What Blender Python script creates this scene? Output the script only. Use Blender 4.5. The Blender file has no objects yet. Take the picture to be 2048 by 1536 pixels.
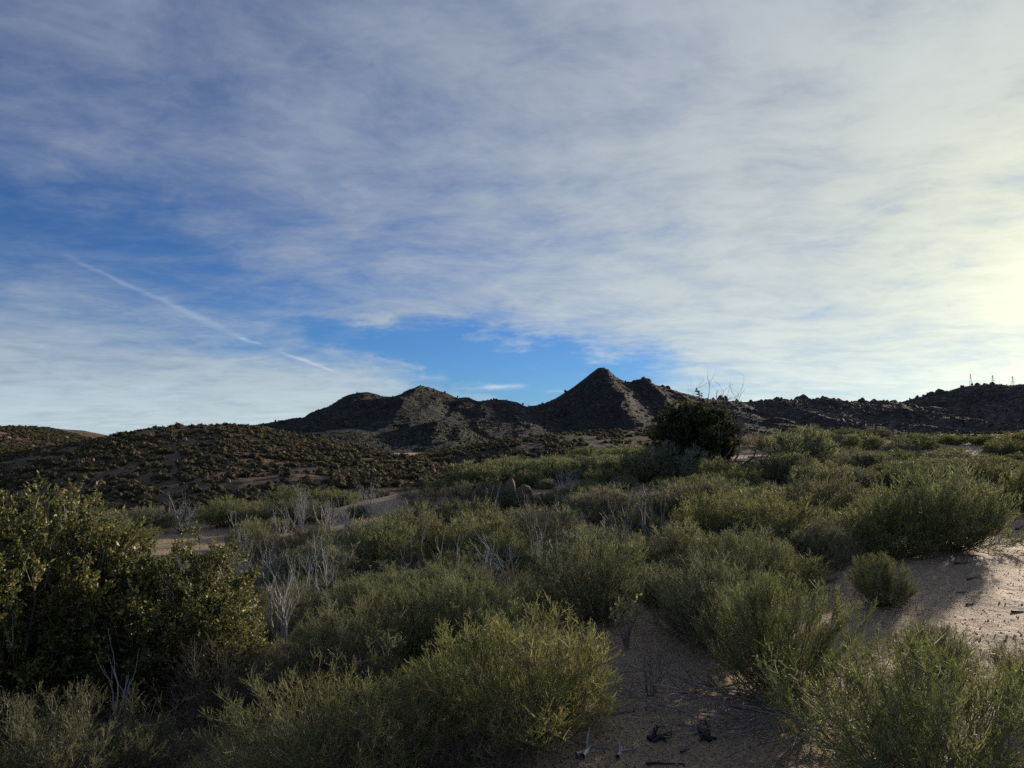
import bpy, math, random
import numpy as np
from mathutils import Vector, Matrix

# ------------------------------------------------------------------ camera, sky, sun, exposure
SC = bpy.context.scene
COL = SC.collection
FPX = 1479.0                       # focal length in photo pixels (2048 wide): 26 mm equivalent
HORIZON = 884.0
EYE = 1.65
PITCH = math.atan((HORIZON - 768.0) / FPX)

cam_data = bpy.data.cameras.new('camera')
cam_data.sensor_width = 36.0
cam_data.lens = 36.0 * FPX / 2048.0
cam_data.clip_start = 0.05
cam_data.clip_end = 40000.0
cam = bpy.data.objects.new('camera', cam_data)
cam.location = (0, 0, EYE)
cam.rotation_euler = (math.pi / 2 + PITCH, 0, 0)
COL.objects.link(cam)
SC.camera = cam


def view_dir(px, py):
    u, v = (px - 1024.0) / FPX, (768.0 - py) / FPX
    c, s = math.cos(PITCH), math.sin(PITCH)
    return Vector((u, c - v * s, s + v * c))


def at(px, py, Y):
    d = view_dir(px, py)
    k = Y / d.y
    return Vector((d.x * k, Y, EYE + d.z * k))


SUN_DIR = view_dir(2185, 535).normalized()
SUN_EL = math.asin(SUN_DIR.z)
SUN_AZ = math.atan2(SUN_DIR.x, SUN_DIR.y)

sun_data = bpy.data.lights.new('sun', 'SUN')
sun_data.energy = 4.0
sun_data.angle = math.radians(1.2)
sun_data.color = (1.0, 0.86, 0.68)
sun = bpy.data.objects.new('sun', sun_data)
sun.rotation_euler = SUN_DIR.to_track_quat('Z', 'Y').to_euler()
sun.location = (20, 20, 30)
COL.objects.link(sun)

SC.view_settings.view_transform = 'Standard'
SC.view_settings.look = 'None'
SC.view_settings.exposure = 0.58
SC.view_settings.gamma = 1.0
SC.view_settings.use_curve_mapping = False
SC.render.engine = 'CYCLES'
SC.cycles.use_denoising = False
try:
    SC.cycles.denoiser = 'OPENIMAGEDENOISE'
    SC.cycles.denoising_input_passes = 'RGB_ALBEDO_NORMAL'
except Exception:
    pass
SC.cycles.max_bounces = 4
SC.cycles.diffuse_bounces = 1
SC.cycles.glossy_bounces = 2
SC.cycles.transmission_bounces = 2
SC.cycles.use_adaptive_sampling = True
SC.cycles.adaptive_threshold = 0.01


class S:
    """A node socket with arithmetic, so node maths can be written as expressions."""
    def __init__(self, nt, sock):
        self.nt, self.s = nt, sock

    def m(self, op, b=None, c=None, clamp=False):
        n = self.nt.nodes.new('ShaderNodeMath')
        n.operation = op
        n.use_clamp = clamp
        for i, v in enumerate((self, b, c)):
            if v is None:
                continue
            if isinstance(v, S):
                self.nt.links.new(v.s, n.inputs[i])
            else:
                n.inputs[i].default_value = v
        return S(self.nt, n.outputs[0])

    def __add__(self, o): return self.m('ADD', o)
    def __radd__(self, o): return self.m('ADD', o)
    def __sub__(self, o): return self.m('SUBTRACT', o)
    def __rsub__(self, o): return const(self.nt, o).m('SUBTRACT', self)
    def __mul__(self, o): return self.m('MULTIPLY', o)
    def __rmul__(self, o): return self.m('MULTIPLY', o)
    def __truediv__(self, o): return self.m('DIVIDE', o)


def const(nt, v):
    n = nt.nodes.new('ShaderNodeValue')
    n.outputs[0].default_value = v
    return S(nt, n.outputs[0])


def noise(nt, vec, scale, detail=4.0, rough=0.55, dist=0.0, color=False):
    n = nt.nodes.new('ShaderNodeTexNoise')
    n.inputs['Scale'].default_value = scale
    n.inputs['Detail'].default_value = detail
    n.inputs['Roughness'].default_value = rough
    n.inputs['Distortion'].default_value = dist
    if vec is not None:
        nt.links.new(vec.s if isinstance(vec, S) else vec, n.inputs['Vector'])
    return S(nt, n.outputs['Color' if color else 'Fac'])


def combine(nt, x, y, z=0.0):
    n = nt.nodes.new('ShaderNodeCombineXYZ')
    for i, v in enumerate((x, y, z)):
        if isinstance(v, S):
            nt.links.new(v.s, n.inputs[i])
        else:
            n.inputs[i].default_value = v
    return S(nt, n.outputs[0])


def mixc(nt, fac, a, b):
    n = nt.nodes.new('ShaderNodeMix')
    n.data_type = 'RGBA'
    for sock, v in ((n.inputs[0], fac), (n.inputs[6], a), (n.inputs[7], b)):
        if isinstance(v, S):
            nt.links.new(v.s, sock)
        elif isinstance(v, (int, float)):
            sock.default_value = v
        else:
            sock.default_value = (*v, 1.0)
    return S(nt, n.outputs[2])


def smooth(x, lo, hi):
    n = x.nt.nodes.new('ShaderNodeMapRange')
    n.interpolation_type = 'SMOOTHSTEP'
    x.nt.links.new(x.s, n.inputs[0])
    n.inputs[1].default_value = lo
    n.inputs[2].default_value = hi
    return S(x.nt, n.outputs[0])


# the cirrus sheet (photo x, photo y, half width, half height, tilt, more or less cloud)
BASE_COVER = 0.66
BLOBS = ((950, 715, 260, 52, -6, -1.05), (1090, 782, 190, 50, 0, -0.75), (600, 650, 260, 55, -20, -0.20),
         (330, 540, 420, 110, -18, -0.12), (-20, 425, 200, 50, 0, -0.22), (250, 420, 800, 230, -10, -0.16),
         (120, 800, 520, 100, -6, 0.45), (640, 800, 280, 60, -14, 0.36), (820, 617, 260, 18, 6, 0.22),
         (760, 735, 150, 14, -14, 0.26), (1900, 450, 900, 600, 0, 0.45), (900, 60, 700, 180, 0, 0.10))
CLOUD_BASE = (0.190, 0.232, 0.345)
CLOUD_LOW = (0.32, 0.385, 0.32)
CLOUD_GLOW = ((3.0, (0.25, 0.255, 0.185)), (14.0, (0.18, 0.165, 0.06)), (90.0, (0.26, 0.22, 0.06)))
SKY_TINT = (0.36, 0.60, 0.98)
TRAILS = (((170, 537), (325, 598), 3.4, 0.16), ((318, 600), (462, 660), 6, 0.15), ((482, 673), (524, 686), 2.4, 0.30), ((568, 706), (668, 744), 2.6, 0.40),
          ((965, 777), (1045, 772), 4.2, 0.80), ((1090, 783), (1140, 779), 3.0, 0.20), ((840, 753), (895, 757), 6.0, 0.28))


def build_world():
    w = bpy.data.worlds.new('World')
    SC.world = w
    w.use_nodes = True
    w.cycles.sampling_method = 'MANUAL'
    w.cycles.sample_map_resolution = 256
    nt = w.node_tree
    nt.nodes.clear()
    out = nt.nodes.new('ShaderNodeOutputWorld')
    bg = nt.nodes.new('ShaderNodeBackground')
    bg.inputs['Strength'].default_value = 0.073
    nt.links.new(bg.outputs[0], out.inputs[0])
    sky = nt.nodes.new('ShaderNodeTexSky')
    sky.sky_type = 'NISHITA'
    sky.sun_disc = False
    sky.sun_elevation = SUN_EL
    sky.sun_rotation = SUN_AZ
    sky.altitude = 1200.0
    sky.air_density = 1.0
    sky.dust_density = 0.3
    sky.ozone_density = 2.5
    tc = nt.nodes.new('ShaderNodeTexCoord')
    sep = nt.nodes.new('ShaderNodeSeparateXYZ')
    nt.links.new(tc.outputs['Generated'], sep.inputs[0])
    X, Y, Z = (S(nt, sep.outputs[i]) for i in range(3))
    az = X.m('ARCTAN2', Y)
    el = Z.m('ARCSINE')
    # cirrus sheet: points on a layer high above the ground
    zz = Z.m('MAXIMUM', 0.0) + 0.12
    cx, cy = X / zz, Y / zz
    plane = combine(nt, cx, cy, 3.0)
    warp = noise(nt, plane, 1.1, 3.0, 0.55) - 0.5
    turn = nt.nodes.new('ShaderNodeMapping')
    turn.inputs['Rotation'].default_value = (0, 0, math.radians(24))
    turn.inputs['Scale'].default_value = (0.85, 1.1, 1.0)
    nt.links.new(combine(nt, cx + warp * 0.45, cy + warp * 0.4, 0.7).s, turn.inputs[0])
    sheet = S(nt, turn.outputs[0])
    big = noise(nt, sheet, 0.9, 4.0, 0.52) - 0.5
    mid = noise(nt, sheet, 3.8, 8.0, 0.67) - 0.5
    # where the sheet is thin or thick, by direction
    sweep = combine(nt, az * 1.0, el * 2.4, 0.0)
    wa = noise(nt, sweep, 6.0, 5.0, 0.62) - 0.5
    pos = combine(nt, az + wa * 0.26, el + wa * 0.10 + mid * 0.03, 0.0)

    def mapped(vec, px, py, sx, sy, tilt):
        d = view_dir(px, py).normalized()
        n = nt.nodes.new('ShaderNodeMapping')
        n.vector_type = 'TEXTURE'
        n.inputs['Location'].default_value = (math.atan2(d.x, d.y), math.asin(d.z), 0)
        n.inputs['Rotation'].default_value = (0, 0, math.radians(tilt))
        n.inputs['Scale'].default_value = (sx / FPX, sy / FPX, 1)
        nt.links.new(vec.s, n.inputs[0])
        return n.outputs[0]

    def blob(px, py, sx, sy, tilt, amp, acc):
        v = mapped(pos, px, py, sx, sy, tilt)
        d = nt.nodes.new('ShaderNodeVectorMath')
        d.operation = 'DOT_PRODUCT'
        nt.links.new(v, d.inputs[0])
        nt.links.new(v, d.inputs[1])
        g = S(nt, d.outputs['Value']).m('MULTIPLY', -1.0).m('EXPONENT')
        return g.m('MULTIPLY_ADD', amp, acc)

    cover = (big * 0.42).m('MULTIPLY_ADD', 1.0, BASE_COVER)
    for b in BLOBS:
        cover = blob(*b, cover)
    alpha = smooth(mid.m('MULTIPLY_ADD', 1.25, cover), 0.0, 1.22) * 0.98

    # brightness of the lit cirrus: forward scattering round the sun, more cloud in the line of sight low down
    dot = nt.nodes.new('ShaderNodeVectorMath')
    dot.operation = 'DOT_PRODUCT'
    nt.links.new(tc.outputs['Generated'], dot.inputs[0])
    dot.inputs[1].default_value = SUN_DIR
    dot = S(nt, dot.outputs['Value']).m('MAXIMUM', 0.0)
    tex = mid.m('MULTIPLY_ADD', 0.36, big.m('MULTIPLY_ADD', 0.20, 1.0)) * 10.0

    def scaled(f, col, acc):
        n = nt.nodes.new('ShaderNodeVectorMath')
        n.operation = 'MULTIPLY_ADD'
        nt.links.new(f.s, n.inputs[0])
        n.inputs[1].default_value = col
        if isinstance(acc, tuple):
            n.inputs[2].default_value = acc
        else:
            nt.links.new(acc.s, n.inputs[2])
        return S(nt, n.outputs[0])
    cloud = scaled((el.m('MAXIMUM', 0.0) * -7.0).m('EXPONENT'), CLOUD_LOW, CLOUD_BASE)
    for p, c in CLOUD_GLOW:
        cloud = scaled(dot.m('POWER', p), c, cloud)
    n = nt.nodes.new('ShaderNodeVectorMath')
    n.operation = 'SCALE'
    nt.links.new(cloud.s, n.inputs[0])
    nt.links.new(tex.s, n.inputs['Scale'])
    tint = nt.nodes.new('ShaderNodeVectorMath')
    tint.operation = 'MULTIPLY'
    nt.links.new(sky.outputs[0], tint.inputs[0])
    tint.inputs[1].default_value = SKY_TINT
    base = mixc(nt, alpha, S(nt, tint.outputs[0]), S(nt, n.outputs[0]))

    # condensation trails and the one small bright cloud, out on the sky
    bent = combine(nt, az + wa * 0.010, el + wa * 0.022, 0.0)
    trails = mid * 0.0
    for p0, p1, width, amp in TRAILS:
        tilt = math.degrees(math.atan2(-(p1[1] - p0[1]), p1[0] - p0[0]))
        v = mapped(bent, (p0[0] + p1[0]) / 2, (p0[1] + p1[1]) / 2, math.hypot(p1[0] - p0[0], p1[1] - p0[1]) / 2, width, tilt)
        sp = nt.nodes.new('ShaderNodeSeparateXYZ')
        nt.links.new(v, sp.inputs[0])
        t, q = S(nt, sp.outputs[0]), S(nt, sp.outputs[1])
        g = q.m('MULTIPLY_ADD', q, (t * t).m('POWER', 2.0)).m('MULTIPLY', -1.0).m('EXPONENT')
        trails = g.m('MULTIPLY_ADD', amp, trails)
    trails = trails * (0.9 + mid * 3.0).m('MAXIMUM', 0.0)
    base = mixc(nt, trails.m('MINIMUM', 0.95), base, (6.0, 6.8, 7.9))
    nt.links.new(base.s, bg.inputs['Color'])


build_world()

# ------------------------------------------------------------------ helpers
RNG = np.random.default_rng(7)
random.seed(7)


def hash2(ix, iy, seed):
    h = (ix.astype(np.int64) * 374761393 + iy.astype(np.int64) * 668265263 + seed * 1274126177) & 0xFFFFFFFF
    h = ((h ^ (h >> 13)) * 1274126177) & 0xFFFFFFFF
    h = h ^ (h >> 16)
    return (h & 0xFFFFFF) / float(0xFFFFFF)


def vnoise(x, y, seed=0):
    x, y = np.asarray(x, float), np.asarray(y, float)
    ix, iy = np.floor(x), np.floor(y)
    fx, fy = x - ix, y - iy
    fx, fy = fx * fx * fx * (fx * (fx * 6 - 15) + 10), fy * fy * fy * (fy * (fy * 6 - 15) + 10)
    a, b = hash2(ix, iy, seed), hash2(ix + 1, iy, seed)
    c, d = hash2(ix, iy + 1, seed), hash2(ix + 1, iy + 1, seed)
    return (a + (b - a) * fx) * (1 - fy) + (c + (d - c) * fx) * fy - 0.5


def fbm(x, y, octv=4, seed=0, gain=0.5):
    s, a = 0, 1.0
    for i in range(octv):
        s = s + a * vnoise(x * 2 ** i + 17.3 * i, y * 2 ** i - 9.1 * i, seed + i)
        a *= gain
    return s


def ridged(x, y, octv=4, seed=0):
    s, a = 0, 1.0
    for i in range(octv):
        s = s + a * (0.25 - np.abs(vnoise(x * 2 ** i + 5.1 * i, y * 2 ** i, seed + i)))
        a *= 0.5
    return s * 2


def mesh_np(name, V, F, mat, smooth_shade=False):
    """V: n x 3; F: list of index arrays (k x 3 or k x 4)."""
    me = bpy.data.meshes.new(name)
    if isinstance(F, np.ndarray):
        F = [F]
    F = [f for f in F if len(f)]
    me.vertices.add(len(V))
    me.vertices.foreach_set('co', np.ascontiguousarray(V, dtype=np.float32).ravel())
    loops = np.concatenate([f.ravel() for f in F]).astype(np.int32)
    tot = np.concatenate([np.full(len(f), f.shape[1], np.int32) for f in F])
    start = np.concatenate([[0], np.cumsum(tot)[:-1]]).astype(np.int32)
    me.loops.add(len(loops))
    me.loops.foreach_set('vertex_index', loops)
    me.polygons.add(len(tot))
    me.polygons.foreach_set('loop_start', start)
    me.polygons.foreach_set('loop_total', tot)
    if smooth_shade:
        me.polygons.foreach_set('use_smooth', np.ones(len(tot), bool))
    me.update(calc_edges=True)
    me.materials.append(mat)
    return me


class Geo:
    def __init__(self):
        self.V, self.F, self.n = [], {3: [], 4: []}, 0

    def add(self, V, F):
        self.V.append(np.asarray(V, float).reshape(-1, 3))
        F = np.asarray(F)
        self.F[F.shape[1]].append(F + self.n)
        self.n += len(self.V[-1])

    def mesh(self, name, mat, smooth_shade=False):
        F = [np.concatenate(v) for v in self.F.values() if v]
        return mesh_np(name, np.concatenate(self.V), F, mat, smooth_shade)


def obj(name, me, parent=None, loc=None, rot=None, scale=None):
    o = bpy.data.objects.new(name, me)
    COL.objects.link(o)
    if parent is not None:
        o.parent = parent
    if loc is not None:
        o.location = loc
    if rot is not None:
        o.rotation_euler = rot
    if scale is not None:
        o.scale = scale
    return o


def tag(o, label=None, cat=None, group=None, kind=None):
    if label: o['label'] = label
    if cat: o['category'] = cat
    if group: o['group'] = group
    if kind: o['kind'] = kind
    return o


def norm(a):
    return a / np.maximum(np.linalg.norm(a, axis=-1, keepdims=True), 1e-9)


def polytube(P, R, sides, rng):
    """Tubes along polylines. P: n x k x 3, R: n x k. sides 1 = flat ribbon."""
    n, k, _ = P.shape
    T = norm(np.gradient(P, axis=1))
    ref = norm(rng.normal(size=(n, 1, 3)))
    A = norm(np.cross(T, np.broadcast_to(ref, T.shape)))
    if sides == 1:
        V = np.stack([P - A * R[..., None], P + A * R[..., None]], axis=2)
        m = 2
        a = np.arange(k - 1)
        q = np.stack([a * 2, a * 2 + 1, a * 2 + 3, a * 2 + 2], -1)
    else:
        B = np.cross(T, A)
        ang = np.arange(sides) * 2 * math.pi / sides
        V = P[:, :, None] + (A[:, :, None] * np.cos(ang)[:, None] + B[:, :, None] * np.sin(ang)[:, None]) * R[:, :, None, None]
        m = sides
        a = np.arange(k - 1)[:, None]
        j = np.arange(sides)[None]
        q = np.stack([a * m + j, a * m + (j + 1) % m, (a + 1) * m + (j + 1) % m, (a + 1) * m + j], -1).reshape(-1, 4)
    F = (q[None] + (np.arange(n) * k * m)[:, None, None]).reshape(-1, 4)
    return V.reshape(-1, 3), F


def leaves(P, D, L, W, rng, fold=0.0):
    """Pointed leaf blades at P along D (diamond quads)."""
    n = len(P)
    side = norm(np.cross(D, norm(rng.normal(size=(n, 3)))))
    up = np.cross(side, D)
    L, W = L[:, None], W[:, None]
    a = P
    b = P + D * L * 0.5 + side * W * 0.5 + up * W * fold
    c = P + D * L
    d = P + D * L * 0.5 - side * W * 0.5 + up * W * fold
    V = np.stack([a, b, c, d], 1).reshape(-1, 3)
    return V, np.arange(4 * n).reshape(n, 4)


# ------------------------------------------------------------------ materials
def new_mat(name):
    m = bpy.data.materials.new(name)
    m.use_nodes = True
    nt = m.node_tree
    nt.nodes.clear()
    out = nt.nodes.new('ShaderNodeOutputMaterial')
    return m, nt, out


def island_random(nt):
    g = nt.nodes.new('ShaderNodeNewGeometry')
    return S(nt, g.outputs['Random Per Island'])


def object_random(nt):
    g = nt.nodes.new('ShaderNodeObjectInfo')
    return S(nt, g.outputs['Random'])


def leaf_material(name, dark, mid_c, light, dry, translucent=0.35, rough=0.5, spec=0.35, dry_share=0.08, vary=1.0):
    m, nt, out = new_mat(name)
    r = island_random(nt)
    o = object_random(nt)
    c = mixc(nt, smooth(r, 0.0, 1.0), dark, mid_c)
    c = mixc(nt, smooth(r, 0.75, 1.0), c, light)
    pick = (r * 37.7).m('FRACT')
    c = mixc(nt, smooth(pick, 1.0 - dry_share * 1.5, 1.0), c, dry)
    hs = nt.nodes.new('ShaderNodeHueSaturation')
    nt.links.new(c.s, hs.inputs['Color'])
    nt.links.new((o * (0.05 * vary) + (0.5 - 0.025 * vary)).s, hs.inputs['Hue'])
    nt.links.new(((o * 7.13).m('FRACT') * (0.5 * vary) + (1 - 0.25 * vary)).s, hs.inputs['Value'])
    nt.links.new(((o * 3.71).m('FRACT') * (0.4 * vary) + (0.95 - 0.2 * vary)).s, hs.inputs['Saturation'])
    p = nt.nodes.new('ShaderNodeBsdfPrincipled')
    nt.links.new(hs.outputs[0], p.inputs['Base Color'])
    p.inputs['Roughness'].default_value = rough
    p.inputs['Specular IOR Level'].default_value = spec
    t = nt.nodes.new('ShaderNodeBsdfTranslucent')
    nt.links.new(hs.outputs[0], t.inputs['Color'])
    mx = nt.nodes.new('ShaderNodeMixShader')
    mx.inputs[0].default_value = translucent
    nt.links.new(p.outputs[0], mx.inputs[1])
    nt.links.new(t.outputs[0], mx.inputs[2])
    nt.links.new(mx.outputs[0], out.inputs[0])
    return m


def bark_material(name, c1, c2, scale=30.0, rough=0.8):
    m, nt, out = new_mat(name)
    tc = nt.nodes.new('ShaderNodeTexCoord')
    mp = nt.nodes.new('ShaderNodeMapping')
    mp.inputs['Scale'].default_value = (1, 1, 0.3)
    nt.links.new(tc.outputs['Object'], mp.inputs[0])
    n = noise(nt, mp.outputs[0], scale, 4.0, 0.6)
    c = mixc(nt, smooth(n, 0.35, 0.65), c1, c2)
    p = nt.nodes.new('ShaderNodeBsdfPrincipled')
    nt.links.new(c.s, p.inputs['Base Color'])
    p.inputs['Roughness'].default_value = rough
    p.inputs['Specular IOR Level'].default_value = 0.25
    b = nt.nodes.new('ShaderNodeBump')
    b.inputs['Strength'].default_value = 0.5
    b.inputs['Distance'].default_value = 0.01
    nt.links.new(n.s, b.inputs['Height'])
    nt.links.new(b.outputs[0], p.inputs['Normal'])
    nt.links.new(p.outputs[0], out.inputs[0])
    return m


def sand_material():
    m, nt, out = new_mat('granite_sand')
    g = nt.nodes.new('ShaderNodeNewGeometry')
    pos = S(nt, g.outputs['Position'])
    big = noise(nt, pos, 0.35, 4.0, 0.55)
    mid = noise(nt, pos, 4.0, 5.0, 0.6)
    grain = noise(nt, pos, 55.0, 4.0, 0.75)
    far = noise(nt, pos, 0.03, 4.0, 0.6)
    v = nt.nodes.new('ShaderNodeTexVoronoi')
    v.inputs['Scale'].default_value = 75.0
    nt.links.new(pos.s, v.inputs['Vector'])
    c = mixc(nt, smooth(big, 0.3, 0.7), (0.560, 0.370, 0.200), (0.460, 0.292, 0.150))
    c = mixc(nt, smooth(mid, 0.45, 0.75) * 0.55, c, (0.34, 0.212, 0.110))
    c = mixc(nt, smooth(grain, 0.35, 0.7) * 0.6, c, (0.52, 0.40, 0.27))
    sp = nt.nodes.new('ShaderNodeSeparateColor')
    nt.links.new(v.outputs['Color'], sp.inputs[0])
    c = mixc(nt, smooth(S(nt, sp.outputs[0]), 0.84, 0.96) * 0.7, c, (0.10, 0.072, 0.052))
    c = mixc(nt, smooth(S(nt, sp.outputs[1]), 0.82, 0.97) * 0.6, c, (0.48, 0.41, 0.34))
    c = mixc(nt, smooth(far, 0.5, 0.7) * 0.4, c, (0.20, 0.145, 0.10))
    p = nt.nodes.new('ShaderNodeBsdfPrincipled')
    nt.links.new(c.s, p.inputs['Base Color'])
    p.inputs['Roughness'].default_value = 0.8
    p.inputs['Specular IOR Level'].default_value = 0.3
    b1 = nt.nodes.new('ShaderNodeBump')
    b1.inputs['Strength'].default_value = 1.0
    b1.inputs['Distance'].default_value = 0.022
    nt.links.new((grain + S(nt, v.outputs['Distance']) * 0.8).s, b1.inputs['Height'])
    b2 = nt.nodes.new('ShaderNodeBump')
    b2.inputs['Strength'].default_value = 0.8
    b2.inputs['Distance'].default_value = 0.10
    nt.links.new(noise(nt, pos, 9.0, 4.0, 0.6).s, b2.inputs['Height'])
    nt.links.new(b1.outputs[0], b2.inputs['Normal'])
    nt.links.new(b2.outputs[0], p.inputs['Normal'])
    nt.links.new(p.outputs[0], out.inputs[0])
    return m


def slope_material(name, soil_a, soil_b, brush, brush_amt, scale, rock=None, rock_amt=0.0):
    m, nt, out = new_mat(name)
    g = nt.nodes.new('ShaderNodeNewGeometry')
    pos = S(nt, g.outputs['Position'])
    a = noise(nt, pos, scale * 0.12, 5.0, 0.6)
    b = noise(nt, pos, scale, 5.0, 0.65)
    c2 = noise(nt, pos, scale * 3.1, 4.0, 0.7)
    col = mixc(nt, smooth(a, 0.35, 0.65), soil_a, soil_b)
    col = mixc(nt, smooth(c2, 0.35, 0.7) * 0.45, col, tuple(0.55 * q for q in soil_b))
    dens = b * 0.65 + a * 0.35
    col = mixc(nt, smooth(dens, 0.62 - brush_amt * 0.3, 0.70 - brush_amt * 0.3) * 0.9, col, brush)
    if rock:
        v = nt.nodes.new('ShaderNodeTexVoronoi')
        v.inputs['Scale'].default_value = scale * 1.4
        nt.links.new(pos.s, v.inputs['Vector'])
        sp = nt.nodes.new('ShaderNodeSeparateColor')
        nt.links.new(v.outputs['Color'], sp.inputs[0])
        mk = smooth(S(nt, sp.outputs[0]) + (a - 0.5) * 1.4, 1.0 - rock_amt, 1.05 - rock_amt) * (1.0 - smooth(S(nt, v.outputs['Distance']), 0.25, 0.5))
        col = mixc(nt, mk, col, rock)
    p = nt.nodes.new('ShaderNodeBsdfPrincipled')
    nt.links.new(col.s, p.inputs['Base Color'])
    p.inputs['Roughness'].default_value = 0.9
    p.inputs['Specular IOR Level'].default_value = 0.15
    bp = nt.nodes.new('ShaderNodeBump')
    bp.inputs['Strength'].default_value = 1.0
    bp.inputs['Distance'].default_value = 1.2 / scale
    nt.links.new((b + c2 * 0.5).s, bp.inputs['Height'])
    nt.links.new(bp.outputs[0], p.inputs['Normal'])
    nt.links.new(p.outputs[0], out.inputs[0])
    return m


def stone_material(name, c1, c2, scale, bump=0.05):
    m, nt, out = new_mat(name)
    g = nt.nodes.new('ShaderNodeNewGeometry')
    pos = S(nt, g.outputs['Position'])
    n = noise(nt, pos, scale, 6.0, 0.65)
    r = island_random(nt)
    c = mixc(nt, smooth(n, 0.35, 0.65), c1, c2)
    c = mixc(nt, r * 0.5, c, tuple(0.6 * q for q in c2))
    p = nt.nodes.new('ShaderNodeBsdfPrincipled')
    nt.links.new(c.s, p.inputs['Base Color'])
    p.inputs['Roughness'].default_value = 0.85
    p.inputs['Specular IOR Level'].default_value = 0.2
    b = nt.nodes.new('ShaderNodeBump')
    b.inputs['Distance'].default_value = bump
    nt.links.new(n.s, b.inputs['Height'])
    nt.links.new(b.outputs[0], p.inputs['Normal'])
    nt.links.new(p.outputs[0], out.inputs[0])
    return m


def plain_material(name, c, rough=0.5, metal=0.0):
    m, nt, out = new_mat(name)
    p = nt.nodes.new('ShaderNodeBsdfPrincipled')
    n = noise(nt, None, 6.0, 3.0)
    col = mixc(nt, n * 0.4, c, tuple(0.7 * q for q in c))
    nt.links.new(col.s, p.inputs['Base Color'])
    p.inputs['Roughness'].default_value = rough
    p.inputs['Metallic'].default_value = metal
    nt.links.new(p.outputs[0], out.inputs[0])
    return m


M_SAND = sand_material()
M_TWIG = leaf_material('green_twigs', (0.108, 0.128, 0.042), (0.235, 0.248, 0.090), (0.43, 0.41, 0.19), (0.32, 0.23, 0.12), 0.36, 0.6, 0.2, 0.06, 0.7)
M_TWIG_GREY = leaf_material('grey_green_twigs', (0.106, 0.118, 0.056), (0.225, 0.226, 0.112), (0.40, 0.38, 0.22), (0.30, 0.23, 0.13), 0.34, 0.6, 0.2, 0.10)
M_DRY = leaf_material('dry_twigs', (0.075, 0.058, 0.036), (0.125, 0.098, 0.062), (0.22, 0.175, 0.115), (0.10, 0.10, 0.04), 0.2, 0.7, 0.15, 0.25)
M_OAK = leaf_material('small_leaves', (0.070, 0.086, 0.024), (0.155, 0.162, 0.046), (0.36, 0.32, 0.11), (0.44, 0.29, 0.13), 0.50, 0.42, 0.45, 0.06, 0.2)
M_OAK_DARK = leaf_material('dark_leaves', (0.042, 0.052, 0.021), (0.080, 0.088, 0.034), (0.12, 0.115, 0.04), (0.16, 0.12, 0.05), 0.35, 0.8, 0.08, 0.06, 0.3)
M_PALE_LEAF = leaf_material('pale_leaves', (0.26, 0.27, 0.09), (0.36, 0.37, 0.14), (0.5, 0.48, 0.22), (0.30, 0.25, 0.12), 0.4, 0.5, 0.3, 0.05)
M_STRAW = leaf_material('straw', (0.26, 0.17, 0.10), (0.36, 0.25, 0.15), (0.48, 0.36, 0.24), (0.3, 0.2, 0.15), 0.3, 0.6, 0.3, 0.1)
M_LITTER = leaf_material('dry_litter', (0.05, 0.04, 0.03), (0.10, 0.075, 0.055), (0.20, 0.155, 0.11), (0.03, 0.026, 0.022), 0.1, 0.8, 0.1, 0.2, 0.2)
M_STEM = bark_material('brown_stem', (0.15, 0.12, 0.085), (0.30, 0.25, 0.18), 40)
M_BLEACHED = bark_material('bleached_wood', (0.26, 0.238, 0.22), (0.48, 0.45, 0.42), 26, 0.75)
M_DARKWOOD = bark_material('weathered_wood', (0.13, 0.11, 0.095), (0.30, 0.26, 0.225), 22, 0.8)
M_CHAR = bark_material('charred_wood', (0.012, 0.011, 0.011), (0.05, 0.045, 0.042), 30, 0.7)
M_BRUSH = leaf_material('far_brush', (0.046, 0.042, 0.022), (0.080, 0.067, 0.036), (0.15, 0.12, 0.065), (0.18, 0.12, 0.065), 0.3, 0.8, 0.1, 0.1)
M_BOULDER = stone_material('pink_granite', (0.31, 0.20, 0.145), (0.17, 0.11, 0.08), 14.0, 0.05)
M_FARROCK = stone_material('far_granite', (0.130, 0.098, 0.075), (0.075, 0.060, 0.048), 0.25, 1.0)
M_PALEROCK = stone_material('pale_hill_rock', (0.36, 0.27, 0.19), (0.25, 0.18, 0.125), 1.2, 0.2)
M_GRIT = stone_material('granite_grit', (0.50, 0.37, 0.25), (0.36, 0.255, 0.165), 40.0, 0.002)
M_HILL = slope_material('hill_soil', (0.29, 0.195, 0.115), (0.20, 0.135, 0.080), (0.10, 0.080, 0.046), 0.50, 1.1)
M_RISE = slope_material('brushy_rise', (0.17, 0.135, 0.095), (0.115, 0.095, 0.066), (0.055, 0.055, 0.034), 0.6, 0.3)
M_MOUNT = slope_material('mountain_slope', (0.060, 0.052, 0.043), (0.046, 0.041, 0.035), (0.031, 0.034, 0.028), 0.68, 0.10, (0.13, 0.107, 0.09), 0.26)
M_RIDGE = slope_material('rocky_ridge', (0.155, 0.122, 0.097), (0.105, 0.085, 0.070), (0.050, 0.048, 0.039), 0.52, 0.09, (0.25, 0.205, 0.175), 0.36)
M_STEEL = plain_material('galvanised_steel', (0.16, 0.16, 0.165), 0.5, 0.6)

# ------------------------------------------------------------------ the ground: one sheet out to the horizon
CTRL = []


def cp(px, py, Y):
    CTRL.append(tuple(at(px, py, Y)))


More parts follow.
